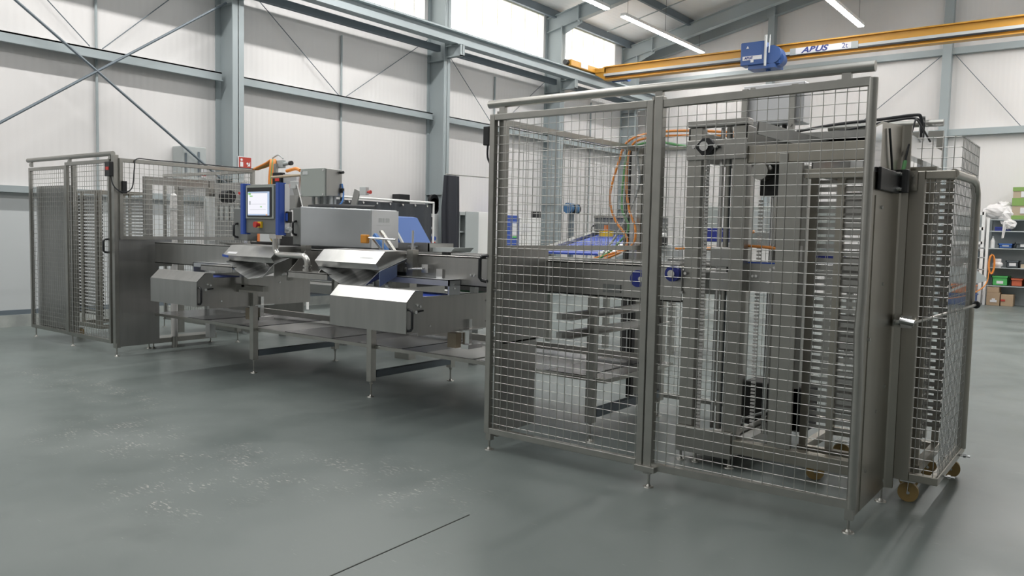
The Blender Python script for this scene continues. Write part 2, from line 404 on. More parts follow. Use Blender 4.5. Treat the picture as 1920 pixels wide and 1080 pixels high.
# bracing rods
def rod(p, q, r, label):
    tag(MB().cyl(p, q, r, n=6).build('bracing_rod', 'paintdk'), label, 'steel rod', 'bracing rods on the long wall')
rod((-10.6, 6.93, 4.55), (-10.6, 2.55, 1.5), .018, 'thick bracing rod rising from lower left to the first column')
rod((-10.6, 2.55, 5.03), (-10.6, 7.0, 1.88), .018, 'thick bracing rod falling from upper left toward the grey wall box')
rod((-10.86, 2.6, 5.9), (-10.86, 5.1, 3.6), .007, 'thin rod falling right to the girt, left bay')
rod((-10.86, 5.26, 3.6), (-10.86, 6.95, 5.15), .007, 'thin rod rising right from the girt, left bay')
rod((-10.86, 7.2, 5.15), (-10.86, 9.28, 3.58), .007, 'thin rod falling right to the girt, second bay')
rod((-10.86, 9.42, 3.58), (-10.86, 11.45, 4.95), .007, 'thin rod rising right from the girt, second bay')
rod((-10.86, 11.75, 5.05), (-10.86, 13.5, 3.58), .007, 'thin rod falling right to the girt, bay behind the near cage')
rod((-10.86, 13.7, 3.58), (-10.86, 15.4, 4.8), .007, 'thin rod rising right from the girt, bay behind the near cage')
# gable wall steel
b = MB(); b.box(-3.38, -3.2, YB-.2, YB, 0, 7.9); steelwork(b.build('steel_column', 'galv'), 'blue-grey full-height gable wall post behind the swinging gate', 'column')
b = MB(); b.box(-7.28, -7.12, YB-.2, YB, 0, 7.0); steelwork(b.build('steel_column', 'galv'), 'blue-grey gable wall post rising behind the blue hoist', 'column')
for x0, x1, z, n in ((-10.9, -7.28, 5.45, 'upper left'), (-7.12, -3.38, 5.45, 'upper middle'), (-3.2, XR, 5.45, 'upper right'), (-10.9, -7.28, 3.69, 'lower left'), (-7.12, -3.38, 3.69, 'lower middle'), (-3.2, XR, 3.69, 'lower right')):
    steelwork(MB().box(x0, x1, YB-.14, YB, z-.07, z+.07).build('wall_girt', 'galv'), n+' of the six girts on the gable wall', 'wall beam')
for p, q, n in (((-3.15, YB-.1, 5.38), (-1.2, YB-.1, 2.95), 'thin rod falling right from the gable post'), ((-3.4, YB-.1, 5.38), (-5.9, YB-.1, 3.3), 'thin rod falling left from the gable post')):
    tag(MB().cyl(p, q, .008, n=6).build('bracing_rod', 'paintdk'), n, 'steel rod')
struct(MB().bar((-2.29, 1.9, .001), (-2.32, 2.77, .001), .005, .002).build('trim_20', 'joint'))
# roof sag rods
for x0, x1, y, n in ((-10.5, -7.3, 17.5, 'far bay'), (-10.5, -5.5, 13.6, 'middle bay')):
    tag(MB().cyl((x0, y, roof_z(x0)-.15), (x1, y, roof_z(x1)-.15), .014, n=6).build('sag_rod', 'galv'), 'thin rod tying the roof purlins in the '+n, 'steel rod')

# ------------------------------------------------------------------ ceiling lamps
lamp = thing('ceiling_lamp', 'long white LED strip lamp hanging above the crane bridge, left row', 'lamp', (-8.85, 17.45, 6.0), 'hanging LED strip lamps')
b = MB(); b.box(-8.915, -8.785, 15.4, 19.5, 6.005, 6.07); b.build('lamp_housing', 'white', lamp)
b = MB(); b.box(-8.905, -8.795, 15.41, 19.49, 5.985, 6.0049); b.build('diffuser', 'lamp', lamp)
b = MB()
for y in (15.6, 17.4, 19.3): b.cyl((-8.85, y, 6.07), (-8.85, y, roof_z(-8.85)-.02), .004, n=5)
b.build('suspension_wire', 'cable', lamp)
copy_at(lamp, (0, -4.76, 0), 'LED strip lamp at the top edge, next in line before the lamp over the crane')
copy_at(lamp, (3.98, -.58, 0), 'LED strip lamp hanging beyond the crane name board, nearest the gable wall post')

# ------------------------------------------------------------------ crane
t = thing('crane_runway', 'grey steel crane runway beam along the long wall, under the windows', 'beam', (-10.25, 7, 4.82))
b = MB(); ibeam(b, (-10.25, YF, 4.94), (-10.25, YB-.1, 4.94), .2, .24, .03, .015); b.build('rail_beam', 'galv', t)
b = MB(); b.box(-10.275, -10.225, YF, YB-.1, 5.06, 5.09); b.build('rail', 'paintdk', t)
for y in cols:
    b = MB(); b.box(-10.48, -10.1, y-.06, y+.06, 4.80, 4.815); b.box(-10.48, -10.1, y-.06, y+.06, 4.6, 4.615); b.box(-10.48, -10.1, y-.008, y+.008, 4.6, 4.81); b.box(-10.12, -10.1, y-.06, y+.06, 4.6, 4.81)
    b.build('bracket', 'galv', t)
t = thing('overhead_crane', 'yellow overhead crane bridge with blue hoist and name board', 'crane', (-6, 16.5, 5.1))
b = MB(); ibeam(b, (-9.9, 16.5, 5.07), (XR-.3, 16.5, 5.07), .14, .32, .025, .02); b.box(-9.9, XR-.3, 16.40, 16.60, 4.905, 4.91)
b.box(-10.2, -9.9, 16.42, 16.58, 5.10, 5.2); b.prism([(-10.15, 5.12), (-9.9, 5.23), (-9.9, 4.92), (-10.15, 5.06)], 'y', 16.44, 16.56)
b.build('bridge_beam', 'yellow', t)
b = MB(); b.box(-10.35, -10.15, 15.4, 17.4, 5.1, 5.24); b.build('end_carriage', 'yellow', t, bevel=.01)
b = MB(); b.box(-10.148, -10.14, 15.8, 16.1, 5.12, 5.23); b.build('label_plate', 'label', t)
b = MB(); b.cyl((-10.25, 15.3, 5.17), (-10.25, 15.4, 5.17), .06); b.build('buffer', 'black', t)
b = MB(); b.cyl((-10.14, 17.25, 5.1), (-9.75, 17.25, 5.1), .09); b.cyl((-9.75, 17.25, 5.1), (-9.7, 17.25, 5.1), .11); b.build('travel_motor', 'hoist', t)
b = MB(); b.box(-9.9, XR-.4, 16.41, 16.432, 5.00, 5.055); b.build('cable_rail', 'ltgrey', t)
b = MB(); b.box(-9.85, XR-.4, 16.40, 16.43, 4.965, 4.998); b.build('festoon_cable', 'black', t)
h = MB(); h.box(-6.45, -5.95, 16.05, 16.34, 4.80, 5.26); hb = h.build('hoist', 'hoist', t, bevel=.015)
b = MB(); b.cyl((-5.82, 16.1, 4.98), (-5.82, 16.4, 4.98), .18, n=20); b.cyl((-5.75, 16.2, 4.9), (-5.75, 16.42, 4.9), .14, n=20); b.box(-5.95, -5.68, 16.15, 16.4, 4.8, 5.05); b.build('rope_drum', 'hoist', hb, True)
b = MB(); b.cyl((-5.93, 16.04, 4.75), (-5.93, 16.04, 5.36), .025); b.cyl((-5.85, 16.02, 5.0), (-5.84, 16.02, 5.35), .012); b.build('lever_rod', 'ltgrey', hb)
b = MB(); b.box(-6.3, -5.75, 16.1, 16.6, 4.72, 4.80); b.cyl((-5.95, 16.3, 4.66), (-5.95, 16.3, 4.74), .05); b.build('hook_block', 'hoist', hb)
b = MB(); b.box(-6.40, -6.0, 16.04, 16.048, 4.90, 4.98); b.box(-6.23, -6.17, 16.04, 16.048, 4.85, 4.9); b.build('name_plate', 'label', hb)
text_mesh('ABUS', .07, (-6.28, 16.036, 4.94), (1, 0, 0), (0, 0, 1), 'nametext', hb, 'lettering', .3, .003)
b = MB(); b.prism([(-6.33, 5.13), (-6.27, 5.13), (-6.30, 5.185)], 'y', 16.04, 16.048); b.build('warning_mark', 'label', hb)
b = MB(); b.box(-5.44, -4.38, 16.385, 16.40, 4.985, 5.105); nb = b.build('name_board', 'label', t)
b = MB(); b.box(-5.56, -4.26, 16.395, 16.41, 4.98, 5.11); b.build('board_clamp', 'cabgrey', nb)
text_mesh('ABUS', .15, (-5.08, 16.383, 5.045), (1, 0, 0), (0, 0, 1), 'nametext', nb, 'lettering', .3, .0055, sx=1.35)
text_mesh('2t', .14, (-4.5, 16.383, 5.045), (1, 0, 0), (0, 0, 1), 'nametext', nb, 'lettering', 0, .0)

# ------------------------------------------------------------------ near mesh cage
W3 = ('x', 'y', 'z')
def tube_frame(b, axis, a0, a1, z0, z1, k, s=.035):
    """rectangular frame of square tube; axis 'x' -> plane y=k, 'y' -> plane x=k"""
    def bx(p0, p1, q0, q1):
        if axis == 'x': b.box(p0, p1, k-s/2, k+s/2, q0, q1)
        else: b.box(k-s/2, k+s/2, p0, p1, q0, q1)
    bx(a0, a0+s, z0, z1); bx(a1-s, a1, z0, z1); bx(a0+s, a1-s, z0, z0+s); bx(a0+s, a1-s, z1-s, z1)
    return b
def mesh_part(parent, axis, a0, a1, z0, z1, k, r=.002, name='wire_mesh', pu=.05, pv=.05):
    r = r*(1.15 if a0 < -7 or k < -7 else .95)
    b = MB()
    if axis == 'x': b.wires((a0, k, z0), (1, 0, 0), (0, 0, 1), a1-a0, z1-z0, pu, pv, r)
    else: b.wires((k, a0, z0), (0, 1, 0), (0, 0, 1), a1-a0, z1-z0, pu, pv, r)
    return b.build(name, 'wire', parent)
def guide_pipe(parent, x0, x1, y, z, xs):
    b = MB(); b.cyl((x0, y, z), (x1, y, z), .024, n=16); o = b.build('guide_pipe', 'tube', parent, True)
    for x in xs:
        b = MB(); b.box(x-.02, x+.02, y-.012, y+.012, z-.075, z-.02); b.cyl((x-.03, y, z-.06), (x-.03, y, z-.045), .012); b.build('bracket', 'tube', o)

cage = thing('mesh_cage', 'near stainless wire-mesh safety cage around the tray lift and tray rack', 'safety fence', (-1.95, 4.5, 0))
Y0 = 3.70
p = tube_frame(MB(), 'x', -2.985, -1.925, .10, 1.985, Y0, .036).build('door_panel', 'tube', cage, bevel=.003)
mesh_part(p, 'x', -2.95, -1.96, .136, 1.95, Y0)
bow_handle((-2.985, Y0-.02, 1.01), (-2.985, Y0-.02, 1.16), (-.035, -.02, 0), p)
b = MB(); b.box(-3.04, -2.995, Y0-.01, Y0+.03, 1.81, 1.92); sw = b.build('door_switch', 'black', p, bevel=.004)
b = MB(); b.tube([(-3.01, Y0, 1.81), (-3.01, Y0, 1.74), (-2.99, Y0+.01, 1.68), (-2.985, Y0+.02, 1.55)], .006, sm=4); b.build('switch_cable', 'cable', p)
# fixed panel with rounded, welded corners
b = MB(); b.box(-1.915, -1.87, Y0-.022, Y0+.022, .07, 2.0); b.box(-1.955, -1.84, Y0-.045, Y0+.0, .085, .115)
b.build('middle_post', 'tube', cage, bevel=.003)
b = MB(); b.bar((-1.87, Y0, 1.962), (-.90, Y0, 1.982), .034, .036); b.bar((-1.87, Y0, .11), (-.90, Y0, .128), .034, .036)
pts = [(-.892, Y0, 1.995), (-.892, Y0, 1.05), (-.898, Y0, .9), (-.892, Y0, .72), (-.892, Y0, .11)]
b.tube(pts, .021, 10); p = b.build('fixed_panel', 'tube', cage, True)
mesh_part(p, 'x', -1.87, -.9, .12, 1.97, Y0)
guide_pipe(cage, -3.0, -.885, Y0, 2.045, (-2.9, -1.9, -1.0))
for x, y in ((-2.955, 3.70), (-1.885, 3.69), (-.9, 3.7), (-2.93, 5.45), (-.89, 4.26)): foot(cage, x, y, .13)
for x in (-.915, -2.97): MB().box(x, x+.035, Y0-.016, Y0+.018, .06, .12).build('foot_bracket', 'tube', cage)
# left side: upper mesh, lower steel sheets
p = tube_frame(MB(), 'y', 3.74, 5.46, 1.19, 1.96, -2.93, .034).build('side_panel', 'tube', cage)
mesh_part(p, 'y', 3.77, 5.43, 1.21, 1.93, -2.93)
for y in (3.72, 5.44): MB().box(-2.945, -2.91, y, y+.035, .08, 1.96).build('corner_post', 'tube', cage)
b = MB(); b.box(-2.935, -2.93, 3.755, 4.12, .09, .64); b.box(-2.935, -2.93, 3.755, 4.24, .63, 1.19); b.build('steel_sheet', 'steel', cage)
# rear fence
p = tube_frame(MB(), 'x', -2.9, -.9, .09, 1.97, 5.46, .034).build('rear_panel', 'tube', cage)
mesh_part(p, 'x', -2.88, -.93, .12, 1.94, 5.46)
b = MB(); b.box(-1.92, -1.88, 5.44, 5.48, .05, 1.97); b.build('rear_post', 'tube', cage)
# right end: sheet, folded channel, hinge
b = MB(); b.prism([(3.725, .07), (4.28, .07), (4.28, 1.86), (3.87, 1.83), (3.725, 1.79)], 'x', -.888, -.883); b.box(-.883, -.879, 3.80, 4.15, .075, 1.50); esh = b.build('end_sheet', 'warm', cage)
b = MB(); b.prism([(3.735, 1.60), (3.845, 1.60), (3.845, 1.815), (3.735, 1.79)], 'x', -.883, -.878); b.build('mirror_plate', 'chrome', esh)
b = MB()
for y, z in ((3.80, .86), (3.85, .25), (4.0, .5), (4.0, 1.1), (3.9, 1.45), (4.15, .6)): b.cyl((-.884, y, z), (-.872, y, z), .008, n=8)
b.build('sheet_bolt', 'bright', cage, True)
b = MB(); b.prism([(-.95, 4.27), (-.90, 4.255), (-.875, 4.275), (-.845, 4.285), (-.845, 4.30), (-.95, 4.30)], 'z', .07, 1.86); b.build('channel_post', 'warm', cage)
b = MB(); b.box(-.878, -.862, 3.80, 4.17, 1.525, 1.625); b.cyl((-.855, 4.19, 1.53), (-.855, 4.19, 1.64), .03); b.box(-.86, -.84, 4.19, 4.262, 1.535, 1.64)
hg = b.build('hinge_block', 'black', cage, bevel=.004)
b = MB()
for y in (4.1, 4.135):
    for z in (1.545, 1.615): b.cyl((-.862, y, z), (-.846, y, z), .009, n=8)
b.build('hinge_screw', 'bright', hg, True)
b = MB(); b.box(-.85, -.805, 4.262, 4.275, 1.545, 1.64)
for z in (1.565, 1.62): b.cyl((-.825, 4.25, z), (-.825, 4.264, z), .01, n=8)
b.build('hinge_plate', 'warm', hg)
b = MB(); b.tube([(-.872, 4.05, 1.62), (-.872, 4.0, 1.72), (-.874, 3.96, 1.81)], .0055, 6, 4); b.tube([(-.86, 4.22, 1.64), (-.855, 4.28, 1.76), (-.85, 4.36, 1.88), (-.85, 4.44, 1.90), (-.845, 4.75, 1.83)], .005, 6, 4)
b.build('switch_cable', 'cable', hg, True)
b = MB(); b.cyl((-.86, 4.215, 1.64), (-.858, 4.24, 1.685), .009); b.build('cable_gland', 'green', hg)
# swinging mesh gate with tube frame
gt = MB(); gt.box(-.845, -.775, 4.285, 4.33, .12, 1.64); gt.box(-.775, -.645, 4.285, 4.32, 1.60, 1.64); gt.box(-.775, -.645, 4.285, 4.32, .12, .16)
gt.box(-.685, -.645, 4.32, 5.12, .12, .16); gate = thing('mesh_gate', "swinging wire-mesh gate with bent tube frame on the near cage's black hinge", 'gate', (-.75, 4.3, 0)); gt.build('frame', 'warm', gate, bevel=.004)
b = MB(); b.tube([(-.655, 4.30, 1.625), (-.655, 4.66, 1.63), (-.655, 4.86, 1.635), (-.655, 4.97, 1.62), (-.655, 5.04, 1.57), (-.655, 5.06, 1.48), (-.655, 5.06, .15)], .023, 12); b.build('tube_frame', 'warm', gate, True)
b = MB(); b.wires((-.775, 4.30, .16), (1, 0, 0), (0, 0, 1), .125, 1.44, .042, .05, .0022); b.build('wire_mesh', 'wire', gate)
b = MB(); b.wires((-.655, 4.31, .16), (0, 1, 0), (0, 0, 1), .74, 1.45, .042, .05, .0022); b.build('wire_mesh', 'wire', gate)
b = MB(); b.wires((-.85, 4.45, 1.64), (1, 0, 0), (0, 0, 1), .2, .18, .048, .05, .0022); b.wires((-.65, 4.45, 1.64), (0, 1, 0), (0, 0, 1), .6, .18, .042, .05, .0022); b.build('wire_mesh', 'wire', gate)
b = MB(); b.cyl((-.845, 4.25, .915), (-.78, 4.25, .905), .018); b.box(-.84, -.79, 4.24, 4.29, .88, .94); b.cyl((-.87, 4.24, .905), (-.845, 4.24, .905), .014); lt = b.build('latch', 'bright', gate)
b = MB(); b.cyl((-.79, 4.25, .905), (-.62, 4.98, .962), .008, n=8); b.build('push_rod', 'tube', lt)
b = MB(); b.ball((-.617, 5.0, .964), .022); b.build('rod_knob', 'black', lt, True)
b = MB()
for y in (4.45, 4.95): b.cyl((-.645, y, .135), (-.595, y, .135), .006, n=8); b.cyl((-.628, y, .135), (-.615, y, .135), .011, n=6)
b.build('stop_bolt', 'bright', gate)
def castor(parent, x, y, r=.05, ang=0.0):
    d = Vector((math.cos(ang), math.sin(ang), 0)); a = Vector((-d.y, d.x, 0)); c = Vector((x, y, r))
    b = MB(); b.cyl(c-a*.018, c+a*.018, r, n=22); wl = b.build('castor', 'castor', parent, True)
    b = MB(); b.bar(c-a*.024+Vector((0, 0, r*1.25)), c-a*.024-d*.004, .03, .003, tuple(d)); b.bar(c+a*.024+Vector((0, 0, r*1.25)), c+a*.024-d*.004, .03, .003, tuple(d))
    b.box(x-.035, x+.035, y-.035, y+.035, r*2.15, r*2.3); b.cyl(c-a*.028, c+a*.028, .008); b.build('castor_fork', 'bright', wl)
castor(gate, -.785, 4.36, .048, .15); castor(gate, -.69, 4.98, .048, .15)

# ------------------------------------------------------------------ tray lift inside the near cage
lift = thing('tray_lift', 'stainless tray lift with tall posts, toothed belts and guide rods inside the near cage', 'lift', (-1.7, 4.6, 0))
def post(x0, x1, y0, y1, z0, z1, nm='post', mt='tube', par=lift): return MB().box(x0, x1, y0, y1, z0, z1).build(nm, mt, par, bevel=.003)
for x0, x1 in ((-2.0, -1.915), (-1.735, -1.65)):
    post(x0, x1, 4.262, 4.33, .08, 1.912); post(x0, x1, 5.0, 5.08, .08, 1.94)
post(-1.475, -1.43, 4.26, 4.34, .1, 1.75); post(-1.425, -1.345, 4.245, 4.268, .18, 1.70); post(-1.62, -1.55, 5.0, 5.08, .1, 1.75)
b = MB(); b.box(-2.0, -1.65, 4.245, 4.26, 1.73, 1.84); b.box(-2.0, -1.65, 4.25, 4.33, 1.915, 1.95); b.box(-1.998, -1.985, 4.262, 4.978, 1.735, 1.91); b.box(-1.665, -1.652, 4.262, 4.978, 1.80, 1.91)
b.box(-2.0, -1.65, 4.98, 5.05, 1.72, 1.95); b.build('head_frame', 'steel', lift, bevel=.003)
b = MB(); b.prism([(-1.955, 1.80), (-1.93, 1.81), (-1.895, 1.848), (-1.855, 1.848), (-1.82, 1.81), (-1.795, 1.80), (-1.82, 1.79), (-1.855, 1.752), (-1.895, 1.752), (-1.93, 1.79)], 'y', 4.215, 4.245)
fb = b.build('flange_bearing', 'black', lift, bevel=.003)
b = MB(); b.cyl((-1.875, 4.19, 1.80), (-1.875, 4.25, 1.80), .026, n=18); b.cyl((-1.94, 4.2, 1.80), (-1.94, 4.225, 1.80), .011, n=6); b.cyl((-1.812, 4.2, 1.80), (-1.812, 4.225, 1.80), .011, n=6); b.build('shaft', 'bright', fb, True)
b = MB(); b.box(-1.65, -.96, 4.27, 4.32, 1.705, 1.80); b.build('top_beam', 'warm', lift, bevel=.003)
b = MB(); b.box(-1.345, -.96, 4.27, 4.31, 1.615, 1.665); b.build('cross_rail', 'warm', lift, bevel=.003)
b = MB(); b.bar((-1.62, 4.32, 1.90), (-1.40, 4.9, 1.84), .012, .07); b.bar((-1.32, 4.32, 1.70), (-1.05, 5.0, 1.68), .01, .08); b.build('brace_plate', 'steelh', lift)
b = MB(); b.box(-1.6, -1.46, 4.33, 4.42, 1.53, 1.70); b.build('gearbox', 'rubber', lift, bevel=.006)
b = MB(); b.cyl((-1.565, 4.22, 1.655), (-1.565, 4.33, 1.655), .045, n=20); b.build('drive_motor', 'tube', lift, True)
b = MB()
for z in [1.0+.02*i for i in range(-40, 36)]: b.box(-1.906, -1.884, 4.298, 4.308, z, z+.011)
b.box(-1.904, -1.886, 4.308, 4.311, .2, 1.75); b.build('toothed_belt', 'offwhite', lift)
b = MB()
for z in [.24+.02*i for i in range(64)]: b.box(-1.628, -1.606, 4.40, 4.41, z, z+.011)
b.build('toothed_belt', 'offwhite', lift)
for x, y, r, mt in ((-1.835, 4.36, .012, 'bright'), (-1.795, 4.36, .017, 'tube'), (-1.555, 4.42, .012, 'bright'), (-1.515, 4.42, .018, 'tube')):
    MB().cyl((x, y, .2), (x, y, 1.92 if x < -1.7 else 1.7), r, n=12).build('guide_rod', mt, lift, True)
b = MB(); b.box(-1.765, -1.742, 4.34, 4.4, .2, 1.9); b.build('guide_rail', 'paintdk', lift)
b = MB(); b.box(-1.86, -1.745, 4.31, 4.38, 1.135, 1.245); b.box(-1.86, -1.745, 4.31, 4.38, 1.0, 1.105); b.box(-1.83, -1.77, 4.33, 4.37, 1.10, 1.14); b.build('slide_block', 'steelh', lift, bevel=.004)
b = MB(); b.box(-1.655, -1.435, 4.34, 4.352, 1.005, 1.17); cp = b.build('carriage_plate', 'steel', lift)
b = MB()
for x, z in ((-1.62, 1.09), (-1.6, 1.09), (-1.52, 1.13), (-1.5, 1.14), (-1.53, 1.06), (-1.47, 1.06), (-1.47, 1.1), (-1.49, 1.02), (-1.45, 1.02)): b.cyl((x, 4.328, z), (x, 4.34, z), .008, n=8)
b.build('plate_bolt', 'bright', cp, True)
b = MB(); b.box(-1.65, -1.44, 4.336, 4.34, 1.16, 1.168); b.build('blue_edge_strip', 'blue', cp)
b = MB(); b.tube([(-1.665, 4.36, 1.255), (-1.55, 4.355, 1.25), (-1.425, 4.35, 1.238)], .008, sm=4); b.build('orange_hose', 'orange', lift)
b = MB(); b.box(-1.57, -1.47, 4.45, 4.7, 1.17, 1.26); b.build('carriage_arm', 'steel', lift)
b = MB(); b.box(-2.0, -1.67, 4.235, 4.25, .065, .215); b.box(-2.0, -1.67, 4.25, 5.08, .065, .08); b.box(-1.68, -1.67, 4.25, 5.08, .065, .215); b.build('base_plate', 'tube', lift, bevel=.003)
b = MB(); b.box(-1.67, -.93, 4.25, 4.31, .10, .175); b.build('base_beam', 'warm', lift, bevel=.003)
b = MB(); b.box(-1.66, -1.60, 4.31, 5.06, .165, .185); b.box(-1.60, -1.592, 4.31, 5.06, .11, .185); b.build('base_rail', 'steelh', lift)
b = MB(); b.box(-1.9, -1.5, 5.0, 5.25, .1, .38); b.build('drive_cover', 'rubber', lift, bevel=.01)
b = MB(); b.cyl((-1.62, 4.75, .28), (-1.55, 4.85, .3), .03); b.cyl((-1.75, 4.6, .22), (-1.55, 4.85, .3), .008); b.build('lower_pulley', 'bright', lift)
for x, y in ((-1.985, 4.28), (-1.9, 4.3), (-1.7, 4.3), (-1.95, 5.05), (-1.0, 4.28)): foot(lift, x, y, .085)
b = MB(); b.tube([(-1.43, 4.42, 1.0), (-1.42, 4.42, .7), (-1.43, 4.42, .5)], .014, sm=4); b.build('cable_chain', 'black', lift)
for z0, z1, y, x0, x1 in ((1.66, 1.73, 4.95, -1.33, -.98),): MB().box(x0, x1, y, y+.04, z0, z1).build('cross_rail', 'warm', lift)

# tray rack on castors
def make_rack():
    r = thing('tray_rack', 'tall stainless tray rack on yellow castors inside the near cage', 'tray rack', (-1.05, 4.7, 0), 'tray racks inside the mesh cages')
    for x in (-1.335, -1.198, -.86, -.775):
        for y in (4.43, 4.98):
            MB().box(x-.018, x+.018, y-.012, y+.012, .16, 1.66).build('post', 'warm', r)
    for y, s in ((4.446, 1), (4.962, -1)):
        for i in range(36):
            z = .27+.0378*i; b = MB(); b.box(-1.36, -.75, y-.0015, y+.0015, z, z+.023); b.box(-1.36, -.75, min(y, y+s*.022), max(y, y+s*.022), z, z+.002)
            b.build('tray_slide', 'steel', r)
    b = MB()
    for y in (4.43, 4.98): b.box(-1.36, -.75, y-.02, y+.02, .13, .175)
    for x in (-1.36, -.79): b.box(x, x+.04, 4.45, 4.96, .13, .175)
    b.build('base_frame', 'warm', r)
    MB().box(-1.36, -.75, 4.43-.012, 4.43+.012, 1.64, 1.67).box(-1.36, -.75, 4.968, 4.992, 1.64, 1.67).box(-1.36, -1.33, 4.44, 4.97, 1.641, 1.669).box(-.79, -.76, 4.44, 4.97, 1.641, 1.669).build('top_frame', 'warm', r)
    for x, y in ((-1.26, 4.42), (-1.26, 4.93), (-.80, 4.93), (-.83, 4.6)): castor(r, x, y, .048, .3)
    return r
rack = make_rack()

# control box and pipework above the lift
t = thing('control_box', 'flat grey control cabinet raised on posts above the near cage', 'cabinet', (-1.85, 5.3, 1.7))
b = MB(); b.box(-2.06, -1.66, 5.2, 5.34, 2.04, 2.30); b.build('body', 'hood2', t, bevel=.006)
b = MB(); b.box(-2.045, -1.70, 5.19, 5.2, 2.055, 2.26); b.build('front_cover', 'hood2', t, bevel=.003)
for x in (-2.03, -1.72):
    b = MB(); b.box(x-.018, x+.018, 5.15, 5.18, 1.7, 2.27); b.cyl((x, 5.14, 2.22), (x, 5.15, 2.22), .009); b.cyl((x, 5.14, 2.02), (x, 5.15, 2.02), .009); b.build('post', 'tube', t)
b = MB(); b.box(-2.01, -1.98, 5.195, 5.2, 2.26, 2.285); b.box(-1.74, -1.70, 5.195, 5.2, 2.26, 2.285); b.build('mounting_lug', 'tube', t)
b = MB()
for x in (-1.95, -1.9, -1.85, -1.8): b.cyl((x, 5.27, 1.98), (x, 5.27, 2.04), .016)
b.build('cable_gland', 'black', t)
t = thing('cable_tray', 'steel cable tray and pipe running over the top of the near cage, right end', 'cable tray', (-1.2, 5, 1.8))
b = MB(); b.box(-1.70, -.98, 4.95, 5.05, 1.87, 1.90); b.box(-1.70, -.98, 4.95, 4.96, 1.87, 1.94); b.build('tray_channel', 'steelh', t)
b = MB(); b.cyl((-1.5, 5.2, 1.99), (-.86, 5.2, 1.985), .02); b.build('pipe', 'tube', t, True)
b = MB(); b.box(-.95, -.92, 5.0, 5.1, 1.62, 2.0); b.box(-.93, -.87, 4.36, 5.25, 1.73, 1.83); b.build('bracket', 'bright', t)
tag(MB().tube([(-1.66, 5.1, 1.97), (-1.4, 5.0, 1.985), (-1.15, 4.95, 1.99), (-.97, 4.93, 2.0), (-.93, 4.93, 1.985), (-.925, 4.95, 1.9)], .009, sm=6).build('cable', 'cable'), 'thick black cable arching over the right end of the near cage', 'cable')
tag(MB().tube([(-1.68, 5.12, 1.95), (-1.4, 5.05, 1.95), (-1.1, 5.0, 1.985), (-.95, 4.96, 1.98), (-.93, 4.96, 1.88)], .007, sm=6).build('cable', 'cable'), 'thinner dark cable just below the thick black one over the cage', 'cable')
k = 0
for mt, dx, pts in (('orange', 0, [(-1.25, 4.7, 1.76), (-1.12, 4.6, 1.76), (-1.06, 4.55, 1.72), (-1.12, 4.5, 1.67), (-1.25, 4.5, 1.655)]), ('bluecable', .0, [(-1.28, 4.7, 1.74), (-1.2, 4.62, 1.725), (-1.1, 4.6, 1.74), (-1.0, 4.6, 1.75)]), ('greycable', 0, [(-1.3, 4.7, 1.735), (-1.2, 4.65, 1.73), (-1.1, 4.62, 1.73), (-1.0, 4.62, 1.735)])):
    tag(MB().tube(pts, .006, 6, 6).build('cable', mt), ('orange cable looping', 'blue cable running', 'grey cable running')[k]+' under the lift top beam at right', 'cable'); k += 1
b = MB(); b.box(-1.22, -1.14, 4.6, 4.7, 1.69, 1.74)
tag(b.build('valve_block', 'ltgrey'), 'small light valve block under the lift top beam', 'valve')
# cable bundle hanging behind the near cage
spec = [('orange', [(-2.05, 5.2, 1.99), (-2.4, 5.2, 2.03), (-2.75, 5.25, 2.04), (-3.0, 5.35, 2.0), (-3.1, 5.4, 1.86), (-3.17, 5.4, 1.6), (-3.12, 5.4, 1.42), (-3.0, 5.38, 1.28), (-3.03, 5.36, 1.19), (-3.25, 5.3, 1.11)], 'thick orange cable drooping from the cage corner to the beam'),
        ('orange', [(-2.05, 5.2, 1.97), (-2.4, 5.22, 2.0), (-2.8, 5.28, 2.01), (-2.98, 5.36, 1.95), (-3.03, 5.4, 1.7), (-3.0, 5.4, 1.5), (-2.93, 5.38, 1.35), (-2.95, 5.36, 1.22), (-3.15, 5.3, 1.11)], 'second orange cable hanging right of the first, nearer the post'),
        ('green', [(-2.05, 5.2, 1.93), (-2.4, 5.22, 1.92), (-2.75, 5.28, 1.98), (-3.0, 5.38, 1.93), (-3.07, 5.42, 1.7), (-3.06, 5.4, 1.5), (-3.0, 5.4, 1.35), (-3.1, 5.36, 1.2), (-3.2, 5.3, 1.11)], 'green cable hanging between the orange ones'),
        ('greycable', [(-2.05, 5.22, 1.95), (-2.6, 5.28, 1.94), (-2.9, 5.35, 1.95), (-2.93, 5.42, 1.7), (-3.0, 5.42, 1.5), (-3.1, 5.4, 1.3), (-3.2, 5.32, 1.12)], 'grey cable hanging behind the orange cables')]
for mt, pts, lb in spec: tag(MB().tube(pts, .009, 8, 6).build('cable', mt, None, True), lb, 'cable', 'cables drooping at the cage corner')

# ------------------------------------------------------------------ packing table between the cages
tb = thing('transfer_table', 'long stainless transfer table on square legs running between the two mesh cages', 'machine table', (-4.9, 4.75, 0))
b = MB(); b.box(-7.75, -2.005, 4.25, 4.262, .92, 1.125); b.box(-7.75, -2.005, 4.25, 4.33, 1.115, 1.127); b.box(-7.75, -2.005, 4.25, 4.30, .92, .93)
fbm = b.build('front_beam', 'steel', tb, bevel=.002)
b = MB(); b.box(-7.75, -2.005, 5.05, 5.06, .92, 1.125); b.box(-7.75, -2.005, 4.98, 5.06, 1.115, 1.127); b.build('rear_beam', 'steel', tb)
b = MB(); b.box(-7.7, -2.0, 4.36, 4.96, 1.085, 1.10); b.build('table_plate', 'steelh', tb)
b = MB(); b.box(-5.0, -2.1, 4.40, 4.425, 1.13, 1.142); b.build('guide_strip', 'bright', tb)
b = MB(); b.box(-3.98, -3.92, 4.385, 4.43, 1.128, 1.148); b.build('strip_clip', 'black', tb)
